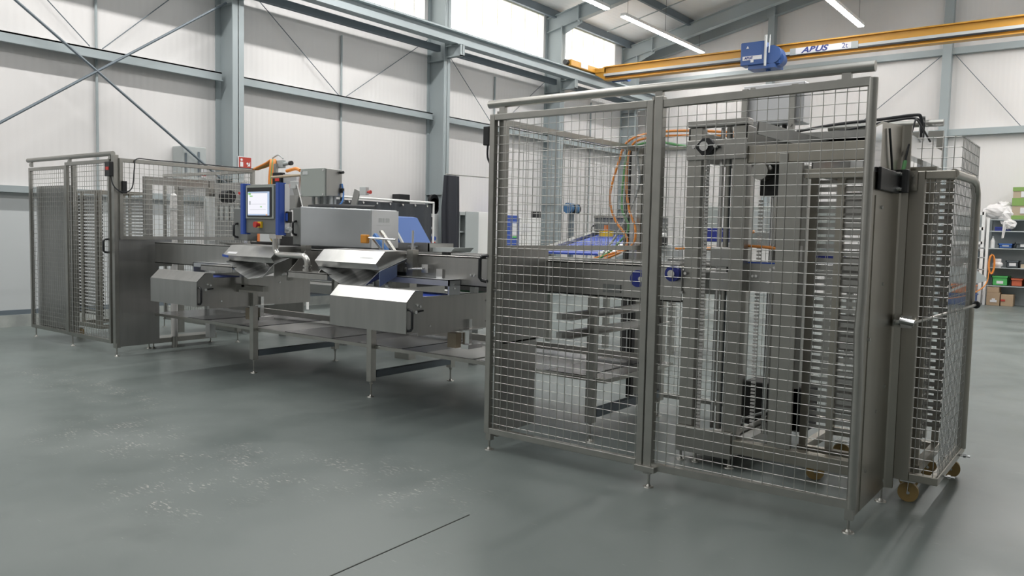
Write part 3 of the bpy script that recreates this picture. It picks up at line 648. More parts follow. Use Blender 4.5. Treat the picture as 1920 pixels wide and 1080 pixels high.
b = MB()
for x, z in ((-3.55, 1.0), (-3.58, 1.0), (-2.98, 1.06), (-2.95, 1.06), (-4.22, 1.06), (-4.19, 1.06), (-4.22, 1.02), (-4.19, 1.02), (-2.0, .98), (-1.98, 1.09)): b.cyl((x, 4.238, z), (x, 4.25, z), .009, n=8)
b.build('beam_bolt', 'bright', fbm, True)
b = MB(); b.box(-2.52, -2.40, 4.24, 4.25, .95, 1.0); b.build('cover_plate', 'hmi', fbm)
MB().box(-3.9, -3.84, 4.235, 4.25, .96, 1.03).box(-3.93, -3.80, 4.215, 4.25, .955, .962).build('mounting_clamp', 'bright', fbm); MB().box(-4.2, -4.14, 4.235, 4.25, .97, 1.03).build('mounting_clamp', 'bright', fbm)
for x, z, r in ((-2.27, 1.045, .05), (-2.05, 1.085, .045)):
    b = MB(); b.cyl((x, 4.215, z), (x, 4.25, z), r, n=24); dk = b.build('blue_disc', 'bluedisc', fbm, True)
    b = MB(); b.cyl((x+.025 if r > .046 else x, 4.2, z), (x+.025 if r > .046 else x, 4.216, z), .014 if r > .046 else .022, n=16); b.build('disc_hub', 'bright', fbm, True)
for x in (-7.9, -6.12, -4.60, -2.60):
    front = x > -7
    for y in ((4.27, 5.2) if front else (5.3,)):
        zt = .92 if (y > 5 or x > -3) else (.76 if x < -6 else .58)
        if not front: zt = .34
        wv = .027 if y < 5 else .028
        b = MB(); b.box(x-wv, x+wv, y-wv, y+wv, .12, zt); lg = b.build('leg', 'tube', tb, bevel=.003)
        foot(lg, x, y, .13, .032)
    if front:
        b = MB(); b.box(x-.025, x+.025, 4.31, 5.17, .15, .20); b.build('cross_bar', 'paintdk', tb)
b = MB(); b.box(-6.62, -5.75, 4.1, 4.16, .755, .80); b.box(-6.62, -6.6, 4.09, 4.17, .745, .81); b.bar((-6.12, 4.27, .74), (-6.12, 4.1, .76), .06, .05); b.build('support_arm', 'tube', tb)
x = -7.85; i = 0
b = MB(); b.box(-7.85, -2.5, 4.28, 4.295, .378, .403); b.box(-7.85, -2.5, 5.2, 5.215, .378, .403); b.box(-7.85, -7.835, 4.295, 5.2, .378, .403); b.box(-2.515, -2.5, 4.295, 5.2, .378, .403)
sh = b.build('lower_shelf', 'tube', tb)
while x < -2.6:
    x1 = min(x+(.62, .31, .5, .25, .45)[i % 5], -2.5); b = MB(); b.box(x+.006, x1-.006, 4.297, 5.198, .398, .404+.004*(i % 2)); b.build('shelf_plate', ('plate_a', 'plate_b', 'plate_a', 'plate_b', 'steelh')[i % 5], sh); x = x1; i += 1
b = MB(); b.box(-7.8, -2.5, 4.93, 4.96, .43, .48); b.build('shelf_upstand', 'tube', tb)
b = MB()
for z in (.79, .68): b.box(-2.66, -2.62, 3.95, 5.3, z, z+.035); b.box(-2.62, -2.56, 3.95, 5.3, z, z+.004)
b.build('tray_guide', 'steelh', tb)
b = MB(); b.box(-2.88, -2.84, 5.22, 5.26, .1, .9); b.build('rear_post', 'rubber', tb)

rl = thing('rear_conveyor', 'low dark conveyor frame behind the transfer table, seen beneath it', 'conveyor', (-6.4, 6.0, 0))
b = MB(); b.box(-8.2, -4.7, 5.95, 6.0, .56, .66); b.box(-8.2, -4.7, 6.4, 6.45, .56, .66); b.build('side_beam', 'hmi', rl)
b = MB(); b.box(-8.2, -4.7, 6.0, 6.4, .60, .64); b.build('bed_plate', 'steel', rl)
b = MB(); b.box(-8.3, -7.55, 5.93, 5.945, .2, .56); b.build('side_panel', 'steel', rl)
b = MB(); b.box(-7.4, -4.9, 5.93, 5.945, .80, .98); b.build('upper_panel', 'hmi', rl)
for x in (-8.0, -6.9, -5.0): MB().box(x-.03, x+.03, 5.95, 6.01, 0, .98).build('leg', 'hmi', rl)
# outfeed conveyors with covered ends
def conveyor(x0, x1, label):
    t = thing('outfeed_conveyor', label, 'conveyor', (x1, 4.2, .55), 'outfeed conveyors crossing under the table')
    b = MB(); b.box(x1-.006, x1, 3.84, 4.9, .60, .855); b.box(x1-.02, x1+.004, 3.84, 4.9, .853, .86); b.build('side_plate', 'steel', t)
    b = MB(); b.box(x0, x0+.006, 3.84, 4.9, .60, .855); b.build('side_plate', 'steel', t)
    b = MB(); b.box(x0+.02, x1-.03, 3.84, 4.3, .83, .853); b.box(x0+.02, x1-.03, 3.84, 4.3, .68, .70); b.build('belt', 'bluebelt', t)
    b = MB(); prof = [(3.72, .625), (3.72, .832), (3.795, .902), (3.85, .902)]
    b.strip(prof, 'x', x0-.012, x1+.012, .004)
    b.prism([(3.722, .625), (3.722, .83), (3.796, .90), (3.87, .90), (3.87, .80), (3.835, .72), (3.835, .625)], 'x', x1+.004, x1+.012)
    b.prism([(3.722, .625), (3.722, .83), (3.796, .90), (3.87, .90), (3.87, .80), (3.835, .72), (3.835, .625)], 'x', x0-.012, x0-.004)
    cv = b.build('end_cover', 'steelh', t)
    bow_handle((x1+.012, 3.735, .645), (x1+.012, 3.735, .785), (.035, 0, 0), cv, r=.009)
    b = MB()
    for y, z in ((3.81, .81), (3.84, .80)): b.cyl((x1+.01, y, z), (x1+.022, y, z), .009, n=8)
    b.cyl((x1+.01, 3.79, .765), (x1+.03, 3.79, .765), .012, n=8); b.build('cover_bolt', 'bright', cv, True)
    b = MB(); b.bar((x1+.02, 3.79, .765), (x1+.025, 3.86, .772), .012, .01); b.build('clamp_lever', 'black', cv)
    b = MB(); b.box(x0-.02, x1+.012, 4.13, 4.135, .922, .965); b.box(x0-.02, x1+.012, 4.13, 4.245, .96, .965); b.box(x1+.0, x1+.012, 4.13, 4.245, .86, .965); b.box(x0-.02, x0-.01, 4.13, 4.245, .86, .965)
    th = b.build('tunnel_hood', 'hood', t)
    b = MB()
    for z in (.905, .93): b.cyl((x1+.01, 4.18, z), (x1+.02, 4.18, z), .007, n=8)
    b.build('hood_bolt', 'bright', th)
    b = MB(); b.box(x1-.03, x1+.03, 4.33, 4.36, .47, .68); b.box(x1-.05, x1+.06, 4.25, 4.45, .605, .613); b.box(x1-.02, x1+.05, 4.3, 4.45, .47, .50); b.build('leg_bracket', 'bright', t)
    b = MB(); b.box(x1-.13, x1-.05, 4.28, 4.34, .47, .575); b.build('wood_spacer', 'tan', t)
    for y, z in ((3.95, .66), (4.55, .8), (4.55, .65)): MB().cyl((x1-.001, y, z), (x1+.008, y, z), .007, n=8).build('side_bolt', 'bright', t)
    return t
conveyor(-4.42, -3.69, 'near outfeed conveyor with blue belt and slanted steel end cover, under the near chute')
conveyor(-6.84, -6.13, 'far outfeed conveyor with slanted steel end cover beside the left cage')

M['troughm'] = mat('trough_sheet', (.5, .5, .49), .5, .45); noise_mix(M['troughm'], (.25, .26, .26), (.62, .63, .62), (14, .8, .8), 1.2, 3, (.35, .5))  # light and dark streaks put the reflected light into the sheet's colour
M['bluereflect'] = mat('blue_reflection_steel', (.19, .24, .36), .4, .6)  # plain steel with a blue reflection put into its colour
# chutes with folded hoods
def chute(dx, label, near):
    t = thing('discharge_chute', label, 'chute', (-4.5+dx, 4.1, .9), 'discharge chutes on the table front')
    X = lambda v: v+dx
    b = MB(); b.strip([(3.985, 1.015), (3.95, 1.055), (4.035, 1.14), (4.25, 1.145)], 'x', X(-4.885), X(-4.215), .004)
    for xx in (-4.885, -4.219): b.prism([(3.985, 1.015), (3.95, 1.055), (4.035, 1.14), (4.25, 1.145), (4.25, .99)], 'x', X(xx), X(xx+.004))
    h_ = b.build('hood', 'steelh', t)
    if near:
        b = MB(); b.bar((X(-4.42), 3.985, 1.094), (X(-4.28), 3.985, 1.094), .012, .002, (0, -1, 1)); b.build('faint_sticker', 'ltgrey', h_)
    else:
        b = MB(); b.bar((X(-4.84), 3.968, 1.079), (X(-4.71), 3.968, 1.079), .022, .002, (0, -1, 1)); b.build('sticker', 'label', h_)
        b = MB(); b.bar((X(-4.885), 3.945, 1.055), (X(-4.80), 3.945, 1.047), .003, .02); b.build('blue_tape', 'blue', h_)
    b = MB(); prof = [(X(-4.84), 1.0), (X(-4.74), .965), (X(-4.71), .935), (X(-4.53), .87), (X(-4.33), .893), (X(-4.18), 1.005)]
    b.strip(prof, 'y', 3.95, 4.26, .004, (0, 0, .10)); tr = b.build('trough', 'troughm', t)
    b = MB(); b.prism([(3.95, .896), (3.95, 1.005), (4.12, 1.05), (4.12, .968)], 'x', X(-4.182), X(-4.176)); b.build('trough_side', 'bluereflect' if near else 'steel', tr)
    b = MB(); b.box(X(-5.19), X(-4.72), 3.93, 3.935, .915, .965); b.box(X(-5.19), X(-4.72), 3.93, 4.2, .955, .96); b.box(X(-5.19), X(-5.185), 3.93, 4.2, .93, .96)
    if near: b.prism([(3.935, .96), (4.22, .96), (4.22, 1.12), (4.1, 1.12)], 'x', X(-5.19), X(-5.185)); b.prism([(4.02, .96), (4.22, .96), (4.22, 1.12), (4.14, 1.12)], 'x', X(-4.93), X(-4.925))
    b.build('side_shelf', 'steel', t)
    for bx in ((-4.84, -4.80, 4.1, 4.14, .78, .95), (-4.35, -4.31, 4.2, 4.24, .86, .97), (-4.15, -4.09, 4.19, 4.25, .93, 1.16)): MB().box(X(bx[0]), X(bx[1]), *bx[2:]).build('bracket', 'tube', t)
    if near:
        b = MB(); b.cyl((X(-4.12), 4.18, 1.02), (X(-3.98), 4.18, 1.03), .007); b.box(X(-4.0), X(-3.94), 4.19, 4.25, 1.0, 1.06); b.build('clamp_rod', 'bright', t); MB().cyl((X(-4.12), 4.22, 1.15), (X(-4.12), 4.22, 1.30), .008).build('clamp_rod', 'bright', t)
    return t
chute(0, 'near discharge chute with folded hood and a blue reflection painted on the trough side', True)
chute(-1.215, 'far discharge chute left of the operator screen pipe, with white sticker', False)

# operator panel on a bent pipe
hm = thing('operator_panel', 'grey touch-screen operator panel with blue side strips on a bent steel pipe', 'control panel', (-5.03, 4.0, .96))
b = MB(); b.box(-5.80, -5.34, 3.96, 4.035, 1.25, 1.645); bd = b.build('housing', 'hmi', hm, bevel=.006)
for x in (-5.835, -5.365):
    b = MB(); b.prism([(x, 3.945), (x+.012, 3.935), (x+.045, 3.935), (x+.055, 3.945), (x+.055, 4.0), (x, 4.0)], 'z', 1.24, 1.655)
    b.build('side_strip', 'blue', bd)
b = MB(); b.box(-5.318, -5.303, 3.985, 4.032, 1.26, 1.645); b.box(-5.337, -5.318, 3.99, 4.03, 1.27, 1.635); b.build('rear_box', 'hood2', bd)
b = MB(); b.box(-5.77, -5.40, 3.95, 3.96, 1.37, 1.635); sb = b.build('screen_bezel', 'boxgrey', hm)
b = MB(); b.box(-5.745, -5.425, 3.944, 3.951, 1.385, 1.62); s2 = b.build('screen', 'black', sb)
b = MB(); b.box(-5.73, -5.47, 3.941, 3.945, 1.405, 1.575); b.build('display', 'screen', sb)
b = MB(); b.box(-5.73, -5.445, 3.941, 3.945, 1.578, 1.586); b.box(-5.468, -5.445, 3.941, 3.945, 1.405, 1.578); b.box(-5.73, -5.445, 3.941, 3.945, 1.395, 1.404); b.build('display_bar', 'scrblue', sb)
b = MB(); b.box(-5.72, -5.69, 3.938, 3.941, 1.56, 1.575); b.box(-5.70, -5.665, 3.938, 3.941, 1.545, 1.555); b.box(-5.56, -5.54, 3.938, 3.941, 1.46, 1.468); b.build('display_icon', 'scrgreen', sb)
b = MB(); b.box(-5.71, -5.69, 3.938, 3.941, 1.48, 1.51); b.box(-5.70, -5.49, 3.938, 3.941, 1.44, 1.443); b.box(-5.68, -5.49, 3.938, 3.941, 1.485, 1.488); b.build('display_line', 'scrgrey', sb)
b = MB(); b.box(-5.485, -5.468, 3.938, 3.941, 1.396, 1.404); b.build('display_icon', 'scrorange', sb)
b = MB(); b.box(-5.605, -5.555, 3.945, 3.96, 1.295, 1.345); es = b.build('emergency_stop', 'yellow2', hm)
b = MB(); b.cyl((-5.58, 3.945, 1.32), (-5.58, 3.92, 1.32), .014); b.cyl((-5.58, 3.92, 1.32), (-5.58, 3.90, 1.32), .024, n=18); b.build('stop_button', 'red', es, True)
b = MB(); b.box(-5.302, -5.265, 3.99, 4.03, 1.34, 1.43); rd = b.build('reader_unit', 'black', hm, bevel=.006)
b = MB(); b.box(-5.298, -5.27, 3.986, 3.99, 1.355, 1.415); b.build('reader_face', 'blue', rd)
b = MB(); b.cyl((-5.302, 4.015, 1.29), (-5.272, 4.015, 1.29), .018); b.build('plug_socket', 'ltgrey', bd)
b = MB(); b.box(-5.49, -5.40, 3.975, 4.03, 1.21, 1.25); b.tube([(-5.445, 4.0, 1.25), (-5.445, 4.0, 1.15), (-5.44, 4.0, 1.115), (-5.415, 4.0, 1.09), (-5.38, 4.0, 1.082), (-5.12, 4.0, 1.082), (-5.07, 4.0, 1.075), (-5.045, 4.0, 1.05), (-5.04, 4.0, 1.01), (-5.04, 4.0, .96)], .024, 14, 3)
b.cyl((-5.04, 4.0, 1.0), (-5.04, 4.0, 1.012), .035); b.cyl((-5.04, 4.0, .955), (-5.04, 4.0, .985), .038); b.build('bent_pipe', 'pipe', hm, True)
b = MB(); b.tube([(-5.48, 4.0, 1.25), (-5.49, 3.99, 1.21), (-5.46, 3.99, 1.18)], .004, sm=4); b.build('earth_lead', 'yellow2', hm)

# machine hoods above the table
def prism_hood(name, label, x0, x1, y0, y1, zb, zl, zr, mt):
    t = thing(name, label, 'machine cover', (x0, y0, zb))
    b = MB(); b.hexa([(x0, y0, zb), (x1, y0, zb), (x1, y1, zb), (x0, y1, zb), (x0, y0, zl), (x1, y0, zr), (x1, y1, zr), (x0, y1, zl)]); o = b.build('cover', mt, t, bevel=.008)
    return t, o
t, o = prism_hood('machine_hood', 'large matt steel machine hood right of the operator panel, end painted paler for reflected light, faint printing', -5.77, -4.87, 4.5, 4.80, 1.145, 1.49, 1.463, 'hood')
b = MB(); b.box(-5.90, -5.775, 4.52, 4.80, 1.15, 1.48); o2 = b.build('end_box', 'hmi', t, bevel=.006)
bow_handle((-5.85, 4.52, 1.24), (-5.85, 4.52, 1.36), (0, -.04, 0), o2, r=.011)
b = MB(); b.box(-5.9, -4.87, 4.46, 4.80, 1.127, 1.145); b.build('base_gasket', 'black', t)
b = MB(); b.hexa([(-4.87, 4.505, 1.15), (-4.862, 4.505, 1.15), (-4.862, 4.805, 1.15), (-4.87, 4.805, 1.15), (-4.87, 4.505, 1.458), (-4.862, 4.505, 1.458), (-4.862, 4.805, 1.458), (-4.87, 4.805, 1.458)]); o3 = b.build('side_panel', 'hood2', t)  # paler sheet here paints in the brighter reflection on this end
o3['label'] = 'right end of the hood, reflected light painted as a paler sheet, with faint printing'
b = MB()
for y0, y1 in ((4.58, 4.62), (4.63, 4.645), (4.66, 4.70)): b.box(-4.862, -4.86, y0, y1, 1.36, 1.395)
b.box(-4.862, -4.86, 4.56, 4.71, 1.335, 1.338); b.build('faint_print', 'ltgrey', o3)
t = thing('machine_housing', 'dark steel machine housing with handle left of the operator panel', 'machine cover', (-6.77, 4.5, 1.13))
b = MB(); b.box(-6.77, -6.55, 4.5, 5.0, 1.17, 1.475); e = b.build('end_box', 'hmi', t, bevel=.008)
bow_handle((-6.70, 4.5, 1.20), (-6.70, 4.5, 1.33), (0, -.045, 0), e, r=.011)
b = MB(); b.box(-6.55, -5.92, 4.6, 5.0, 1.127, 1.22); b.box(-6.5, -6.2, 4.5, 4.6, 1.127, 1.16); b.build('drive_unit', 'rubber', t)
b = MB(); b.box(-6.3, -6.1, 4.46, 4.48, 1.17, 1.24); b.build('warning_label', 'ltgrey', t)
b = MB(); b.box(-6.34, -6.30, 4.46, 4.48, 1.17, 1.24); b.build('orange_mark', 'crateorange', t)
b = MB(); b.cyl((-6.0, 4.45, 1.13), (-6.0, 4.45, 1.24), .012); b.cyl((-6.1, 4.45, 1.23), (-5.92, 4.45, 1.235), .012); b.build('clamp_rod', 'bright', t)
b = MB(); b.box(-6.6, -6.1, 4.7, 5.0, 1.475, 1.60); b.build('upper_box', 'steelh', t)

t = thing('junction_box', 'grey square terminal box standing on top of the machine hoods', 'enclosure', (-5.73, 4.7, 1.49))
b = MB(); b.box(-5.90, -5.57, 4.62, 4.80, 1.585, 1.825); bb = b.build('body', 'steelh', t, bevel=.005)
b = MB(); b.box(-5.905, -5.575, 4.605, 4.62, 1.582, 1.828); lid = b.build('lid', 'boxgrey', bb, bevel=.004)
b = MB(); b.box(-5.87, -5.80, 4.602, 4.605, 1.775, 1.805); b.build('name_tag', 'ltgrey', lid)
b = MB()
for x in (-5.89, -5.59):
    for z in (1.60, 1.81): b.cyl((x, 4.6, z), (x, 4.606, z), .008)
b.build('lid_screw', 'bright', lid)
b = MB()
for x in (-5.84, -5.76, -5.68, -5.60): b.cyl((x, 4.7, 1.48), (x, 4.7, 1.585), .016)
b.box(-5.82, -5.6, 4.74, 4.76, 1.48, 1.585); b.build('stand', 'ltgrey', t)
b = MB(); b.cyl((-5.57, 4.78, 1.80), (-5.53, 4.78, 1.80), .012); b.build('cable_gland', 'black', t)
b = MB(); b.tube([(-5.56, 4.79, 1.7), (-5.54, 4.79, 1.6), (-5.53, 4.75, 1.52), (-5.6, 4.7, 1.49)], .008, sm=5); b.build('blue_lead', 'bluecable', t)
b = MB(); b.box(-5.57, -5.54, 4.78, 4.80, 1.62, 1.66); b.box(-5.57, -5.54, 4.78, 4.80, 1.55, 1.58); b.build('plug', 'black', t)
b = MB(); b.tube([(-5.9, 4.66, 1.78), (-6.4, 4.66, 1.77)], .012); b.build('conduit', 'tan', t)
b = MB(); b.tube([(-5.8, 4.62, 1.495), (-5.55, 4.6, 1.50), (-5.1, 4.6, 1.49), (-4.95, 4.62, 1.485)], .014, sm=5); b.build('rubber_hose', 'cable', t)
def stop_arm(pts, bx, label):
    t = thing('emergency_stop_arm', label, 'emergency stop', pts[0])
    b = MB(); b.bar(pts[0], pts[1], .07, .012, (0, 1, 0)); b.build('arm', 'steelh', t)
    x, y, z = bx; b = MB(); b.box(x-.04, x+.04, y-.02, y+.02, z-.035, z+.035); bo = b.build('button_box', 'ltgrey', t, bevel=.004)
    return t, bo
t, bo = stop_arm(((-5.37, 4.75, 1.47), (-5.31, 4.75, 1.64)), (-5.225, 4.75, 1.63), 'emergency stop on a bent arm above the right end of the hoods')
b = MB(); b.cyl((-5.19, 4.75, 1.62), (-5.15, 4.75, 1.62), .007); b.cyl((-5.16, 4.75, 1.62), (-5.145, 4.75, 1.62), .016); b.build('stop_button', 'red', bo, True)
t, bo = stop_arm(((-5.98, 4.75, 1.20), (-6.17, 4.75, 1.69)), (-6.18, 4.75, 1.70), 'emergency stop on a sloping arm between operator panel and terminal box')
b = MB(); b.cyl((-6.22, 4.75, 1.69), (-6.26, 4.75, 1.69), .018); b.build('stop_button', 'red', bo, True)

# light sensor and guides on the table right of the hoods
t = thing('photo_sensor', 'orange-lensed sensor on a rod above the near chute', 'sensor', (-4.6, 4.4, 1.12))
b = MB(); b.cyl((-4.62, 4.4, 1.12), (-4.62, 4.4, 1.26), .007); b.cyl((-4.78, 4.38, 1.235), (-4.48, 4.40, 1.225), .008); b.build('rod', 'bright', t)
b = MB(); b.box(-4.84, -4.77, 4.36, 4.40, 1.19, 1.26); b.build('lens_block', 'lens', t, bevel=.008)
t = thing('inclined_guide', 'small sloping blue-faced guide rail beside the orange sensor', 'guide', (-4.6, 4.45, 1.12))
b = MB(); b.bar((-4.62, 4.46, 1.12), (-4.78, 4.46, 1.26), .03, .03); b.build('blue_rail', 'bluecable', t)
b = MB(); b.bar((-4.56, 4.48, 1.12), (-4.73, 4.48, 1.29), .03, .02); b.bar((-4.66, 4.44, 1.12), (-4.8, 4.44, 1.245), .008, .012); b.build('side_rail', 'tube', t)
t = thing('infeed_box', 'low open steel box on the table, right of the pale hood', 'tray', (-4.8, 5.0, 1.12))
b = MB(); b.box(-5.05, -4.60, 4.9, 4.91, 1.127, 1.195); b.box(-4.61, -4.60, 4.9, 5.2, 1.127, 1.195); b.box(-5.05, -4.60, 5.2, 5.21, 1.127, 1.195); b.build('wall_sheet', 'steel', t)
b = MB(); b.cyl((-4.78, 4.88, 1.13), (-4.78, 4.88, 1.175), .01); b.cyl((-4.74, 4.88, 1.13), (-4.74, 4.88, 1.175), .01); b.box(-4.82, -4.70, 4.87, 4.89, 1.165, 1.175); b.build('clamp', 'bright', t)
b = MB(); b.prism([(-4.6, 1.16), (-4.36, 1.165), (-4.40, 1.127), (-4.6, 1.127)], 'y', 4.95, 5.2)
tag(b.build('hopper_tray', 'cabgrey', None), 'small grey wedge tray on the table before the black drape', 'tray')
t = thing('inclined_conveyor', 'steep blue conveyor belt rising behind the pale hood', 'conveyor', (-5.0, 5.6, 1.0))
b = MB(); b.prism([(-5.86, 1.44), (-5.80, 1.43), (-5.56, 1.12), (-5.9, 1.12)], 'y', 5.6, 6.0); b.build('belt', 'crateblue', t)
b = MB(); b.bar((-5.55, 5.59, 1.12), (-5.80, 5.59, 1.44), .02, .02); b.build('side_rail', 'ltgrey', t)
MB().box(-5.85, -5.65, 5.75, 5.85, 0, 1.12).build('stand', 'tube', t)

# ------------------------------------------------------------------ far left mesh cage
cl = thing('mesh_cage', 'far stainless wire-mesh safety cage against the left wall', 'safety fence', (-8.8, 4.6, 0))
YL = 3.9
p = tube_frame(MB(), 'x', -9.74, -8.85, .12, 1.90, YL, .034).build('fixed_panel', 'tube', cl)
mesh_part(p, 'x', -9.71, -8.87, .15, 1.87, YL)
p = tube_frame(MB(), 'x', -8.84, -7.90, .12, 1.93, YL-.01, .034).build('door_panel', 'tube', cl)
mesh_part(p, 'x', -8.81, -7.92, .15, 1.90, YL-.01)
bow_handle((-7.93, YL-.03, 1.02), (-7.93, YL-.03, 1.15), (-.01, -.04, 0), p)
guide_pipe(cl, -9.78, -7.87, YL, 1.985, (-9.70, -8.78, -7.92))
b = MB(); b.box(-7.87, -7.82, YL-.02, YL+.03, .08, 1.97); b.build('corner_post', 'tube', cl)
b = MB(); b.box(-8.80, -8.76, YL+.02, YL+.06, .1, 1.92); b.build('middle_post', 'tube', cl)
b = MB(); b.box(-7.90, -7.80, YL-.07, YL-.03, 1.76, 1.90); dsw = b.build('door_switch', 'black', cl, bevel=.004)
b = MB(); b.box(-7.87, -7.815, YL-.074, YL-.07, 1.82, 1.85); b.build('red_label', 'red', dsw)
b = MB(); b.tube([(-7.84, YL-.04, 1.76), (-7.81, YL-.02, 1.66), (-7.78, YL+.05, 1.61), (-7.78, YL+.14, 1.66), (-7.79, YL+.17, 1.85), (-7.8, YL+.2, 1.945), (-7.82, YL+.4, 1.95), (-7.82, YL+1.0, 1.952), (-7.82, YL+1.55, 1.95)], .006, sm=5); b.build('switch_cable', 'cable', dsw)
b = MB(); b.box(-7.81, -7.78, YL+.05, YL+.09, 1.60, 1.72); b.build('lock_unit', 'black', cl)
for x, y in ((-9.83, 3.97), (-8.82, 3.92), (-7.82, 3.89), (-8.1, 4.42), (-7.84, 5.44), (-9.7, 5.44)): foot(cl, x, y, .13)
p = tube_frame(MB(), 'y', 3.93, 5.46, 1.15, 1.94, -7.82, .034).build('side_panel', 'tube', cl)
mesh_part(p, 'y', 3.96, 5.43, 1.18, 1.91, -7.82)
b = MB(); b.box(-7.822, -7.817, 3.92, 4.33, .09, 1.165); b.box(-7.822, -7.817, 4.33, 4.47, .88, 1.165); b.build('steel_sheet', 'steelh', cl)
b = MB(); b.box(-9.71, -8.87, 3.955, 3.96, .13, 1.70); b.build('rear_sheet', 'steelh', cl)
p = tube_frame(MB(), 'x', -9.72, -7.84, .1, 1.94, 5.46, .034).build('rear_panel', 'tube', cl)
mesh_part(p, 'x', -9.7, -7.86, .13, 1.91, 5.46)
copy_at(rack, (-8.22, -.12, 0), 'tall tray rack on castors inside the far left cage', 'tray racks inside the mesh cages')
t = thing('tray_lift', 'second tray lift frame with dark posts inside the far left cage', 'lift', (-8.3, 4.9, 0))
for x, y in ((-8.12, 4.38), (-8.12, 5.1), (-8.75, 5.1)): MB().box(x-.035, x+.035, y-.035, y+.035, .05, 1.80).build('post', 'tube', t)
b = MB(); b.box(-8.8, -8.08, 5.07, 5.13, 1.72, 1.80); b.box(-8.15, -8.09, 4.35, 5.13, 1.72, 1.80); b.build('head_frame', 'steel', t)
b = MB(); b.box(-7.98, -7.90, 4.95, 5.02, .08, 1.62); b.box(-7.97, -7.955, 4.93, 4.95, .3, 1.6); b.build('guide_rail', 'ltgrey', t)
b = MB(); b.cyl((-8.0, 5.2, 1.63), (-7.88, 5.2, 1.63), .07); b.build('drive_motor', 'black', t)
b = MB(); b.box(-8.2, -8.0, 4.36, 5.1, .06, .11); b.build('base_plate', 'tube', t)
for x, y in ((-8.12, 4.38), (-8.12, 5.1)): foot(t, x, y, .08)
t = thing('wrapped_post', 'white plastic-wrapped upright standing inside the far left cage', 'post', (-8.0, 4.6, 0))
b = MB(); b.cyl((-8.0, 4.6, .12), (-8.0, 4.6, 1.48), .035); b.cyl((-8.0, 4.6, 1.48), (-8.0, 4.6, 1.60), .042, .035); b.ball((-8.0, 4.6, 1.60), .036); b.build('wrap', 'offwhite', t, True)
b = MB(); b.cyl((-8.0, 4.6, 1.46), (-8.0, 4.6, 1.475), .044); b.build('tie', 'ltgrey', t)
b = MB(); b.cyl((-8.0, 4.6, 0), (-8.0, 4.6, .12), .03); b.build('foot_tube', 'tube', t)
# cabinet and cables behind the left cage
t = thing('machine_cabinet', 'steel machine cabinet behind the far cage, left of the operator panel', 'cabinet', (-8.8, 5.9, 0))
b = MB(); b.box(-9.2, -8.48, 5.75, 6.05, 0, 1.83); b.build('body', 'steelh', t, bevel=.006)
b = MB()
for i in range(6): b.box(-9.15+.115*i, -9.09+.115*i, 5.735, 5.75, 1.38, 1.55)
b.build('vent', 'cabgrey', t)
b = MB(); b.box(-8.40, -8.36, 5.7, 5.74, 0, 1.85); b.build('post', 'bright', t)
b = MB(); b.box(-8.47, -8.41, 5.72, 5.76, 1.66, 1.73); eb = b.build('button_box', 'ltgrey', t); b = MB(); b.cyl((-8.42, 5.715, 1.695), (-8.42, 5.67, 1.695), .02); b.build('stop_button', 'red', eb)
for k in range(5):
    o = .022*k
    tag(MB().tube([(-7.9+o, 5.5, 1.95), (-7.55, 5.42+o, 2.0), (-7.43+o*.8, 5.4, 2.03), (-7.38+o*.9, 5.36, 1.98), (-7.375+o*.8, 5.34, 1.8), (-7.37+o*.6, 5.34, 1.6)], .013, 8, 5).build('cable', 'orange' if k != 2 else 'green', None, True),
        ('leftmost orange cable', 'second orange cable', 'green cable', 'fourth orange cable', 'rightmost orange cable')[k]+' in the bundle hooked over behind the operator panel', 'cable', 'cable bundle behind the operator panel')
t = thing('sensor_box', 'small black box with red label on a post behind the operator panel', 'sensor', (-7.2, 5.3, 1.7))
b = MB(); b.box(-7.24, -7.10, 5.28, 5.34, 1.74, 1.88); bo = b.build('body', 'black', t, bevel=.005)
b = MB(); b.box(-7.19, -7.12, 5.276, 5.28, 1.79, 1.82); b.build('red_label', 'red', bo)
b = MB(); b.bar((-7.26, 5.34, 1.3), (-7.26, 5.34, 1.98), .04, .03); b.build('post', 'tube', t)
b = MB(); b.box(-7.08, -6.86, 5.3, 5.4, 1.6, 1.86); b.build('steel_hood', 'hood2', t)
b = MB(); b.tube([(-7.1, 5.36, 1.9), (-6.95, 5.36, 1.92), (-6.88, 5.36, 1.9)], .018, sm=4); b.tube([(-6.86, 5.36, 1.86), (-6.83, 5.36, 1.74), (-6.8, 5.36, 1.68)], .01, sm=4); b.build('orange_hose', 'orange', t)
t = thing('air_valve', 'small grey valve fitting with knob on top of the cage corner behind the operator panel', 'valve', (-7.25, 5.4, 1.94))
b = MB(); b.box(-7.34, -7.2, 5.38, 5.42, 1.94, 2.02); b.cyl((-7.22, 5.4, 1.98), (-7.1, 5.4, 1.985), .02); b.tube([(-7.4, 5.4, 2.05), (-7.3, 5.4, 2.08), (-7.22, 5.4, 2.04)], .008, sm=4); b.build('body', 'cabgrey', t)
b = MB(); b.cyl((-7.1, 5.4, 1.985), (-7.07, 5.4, 1.986), .024); b.build('knob', 'black', t)

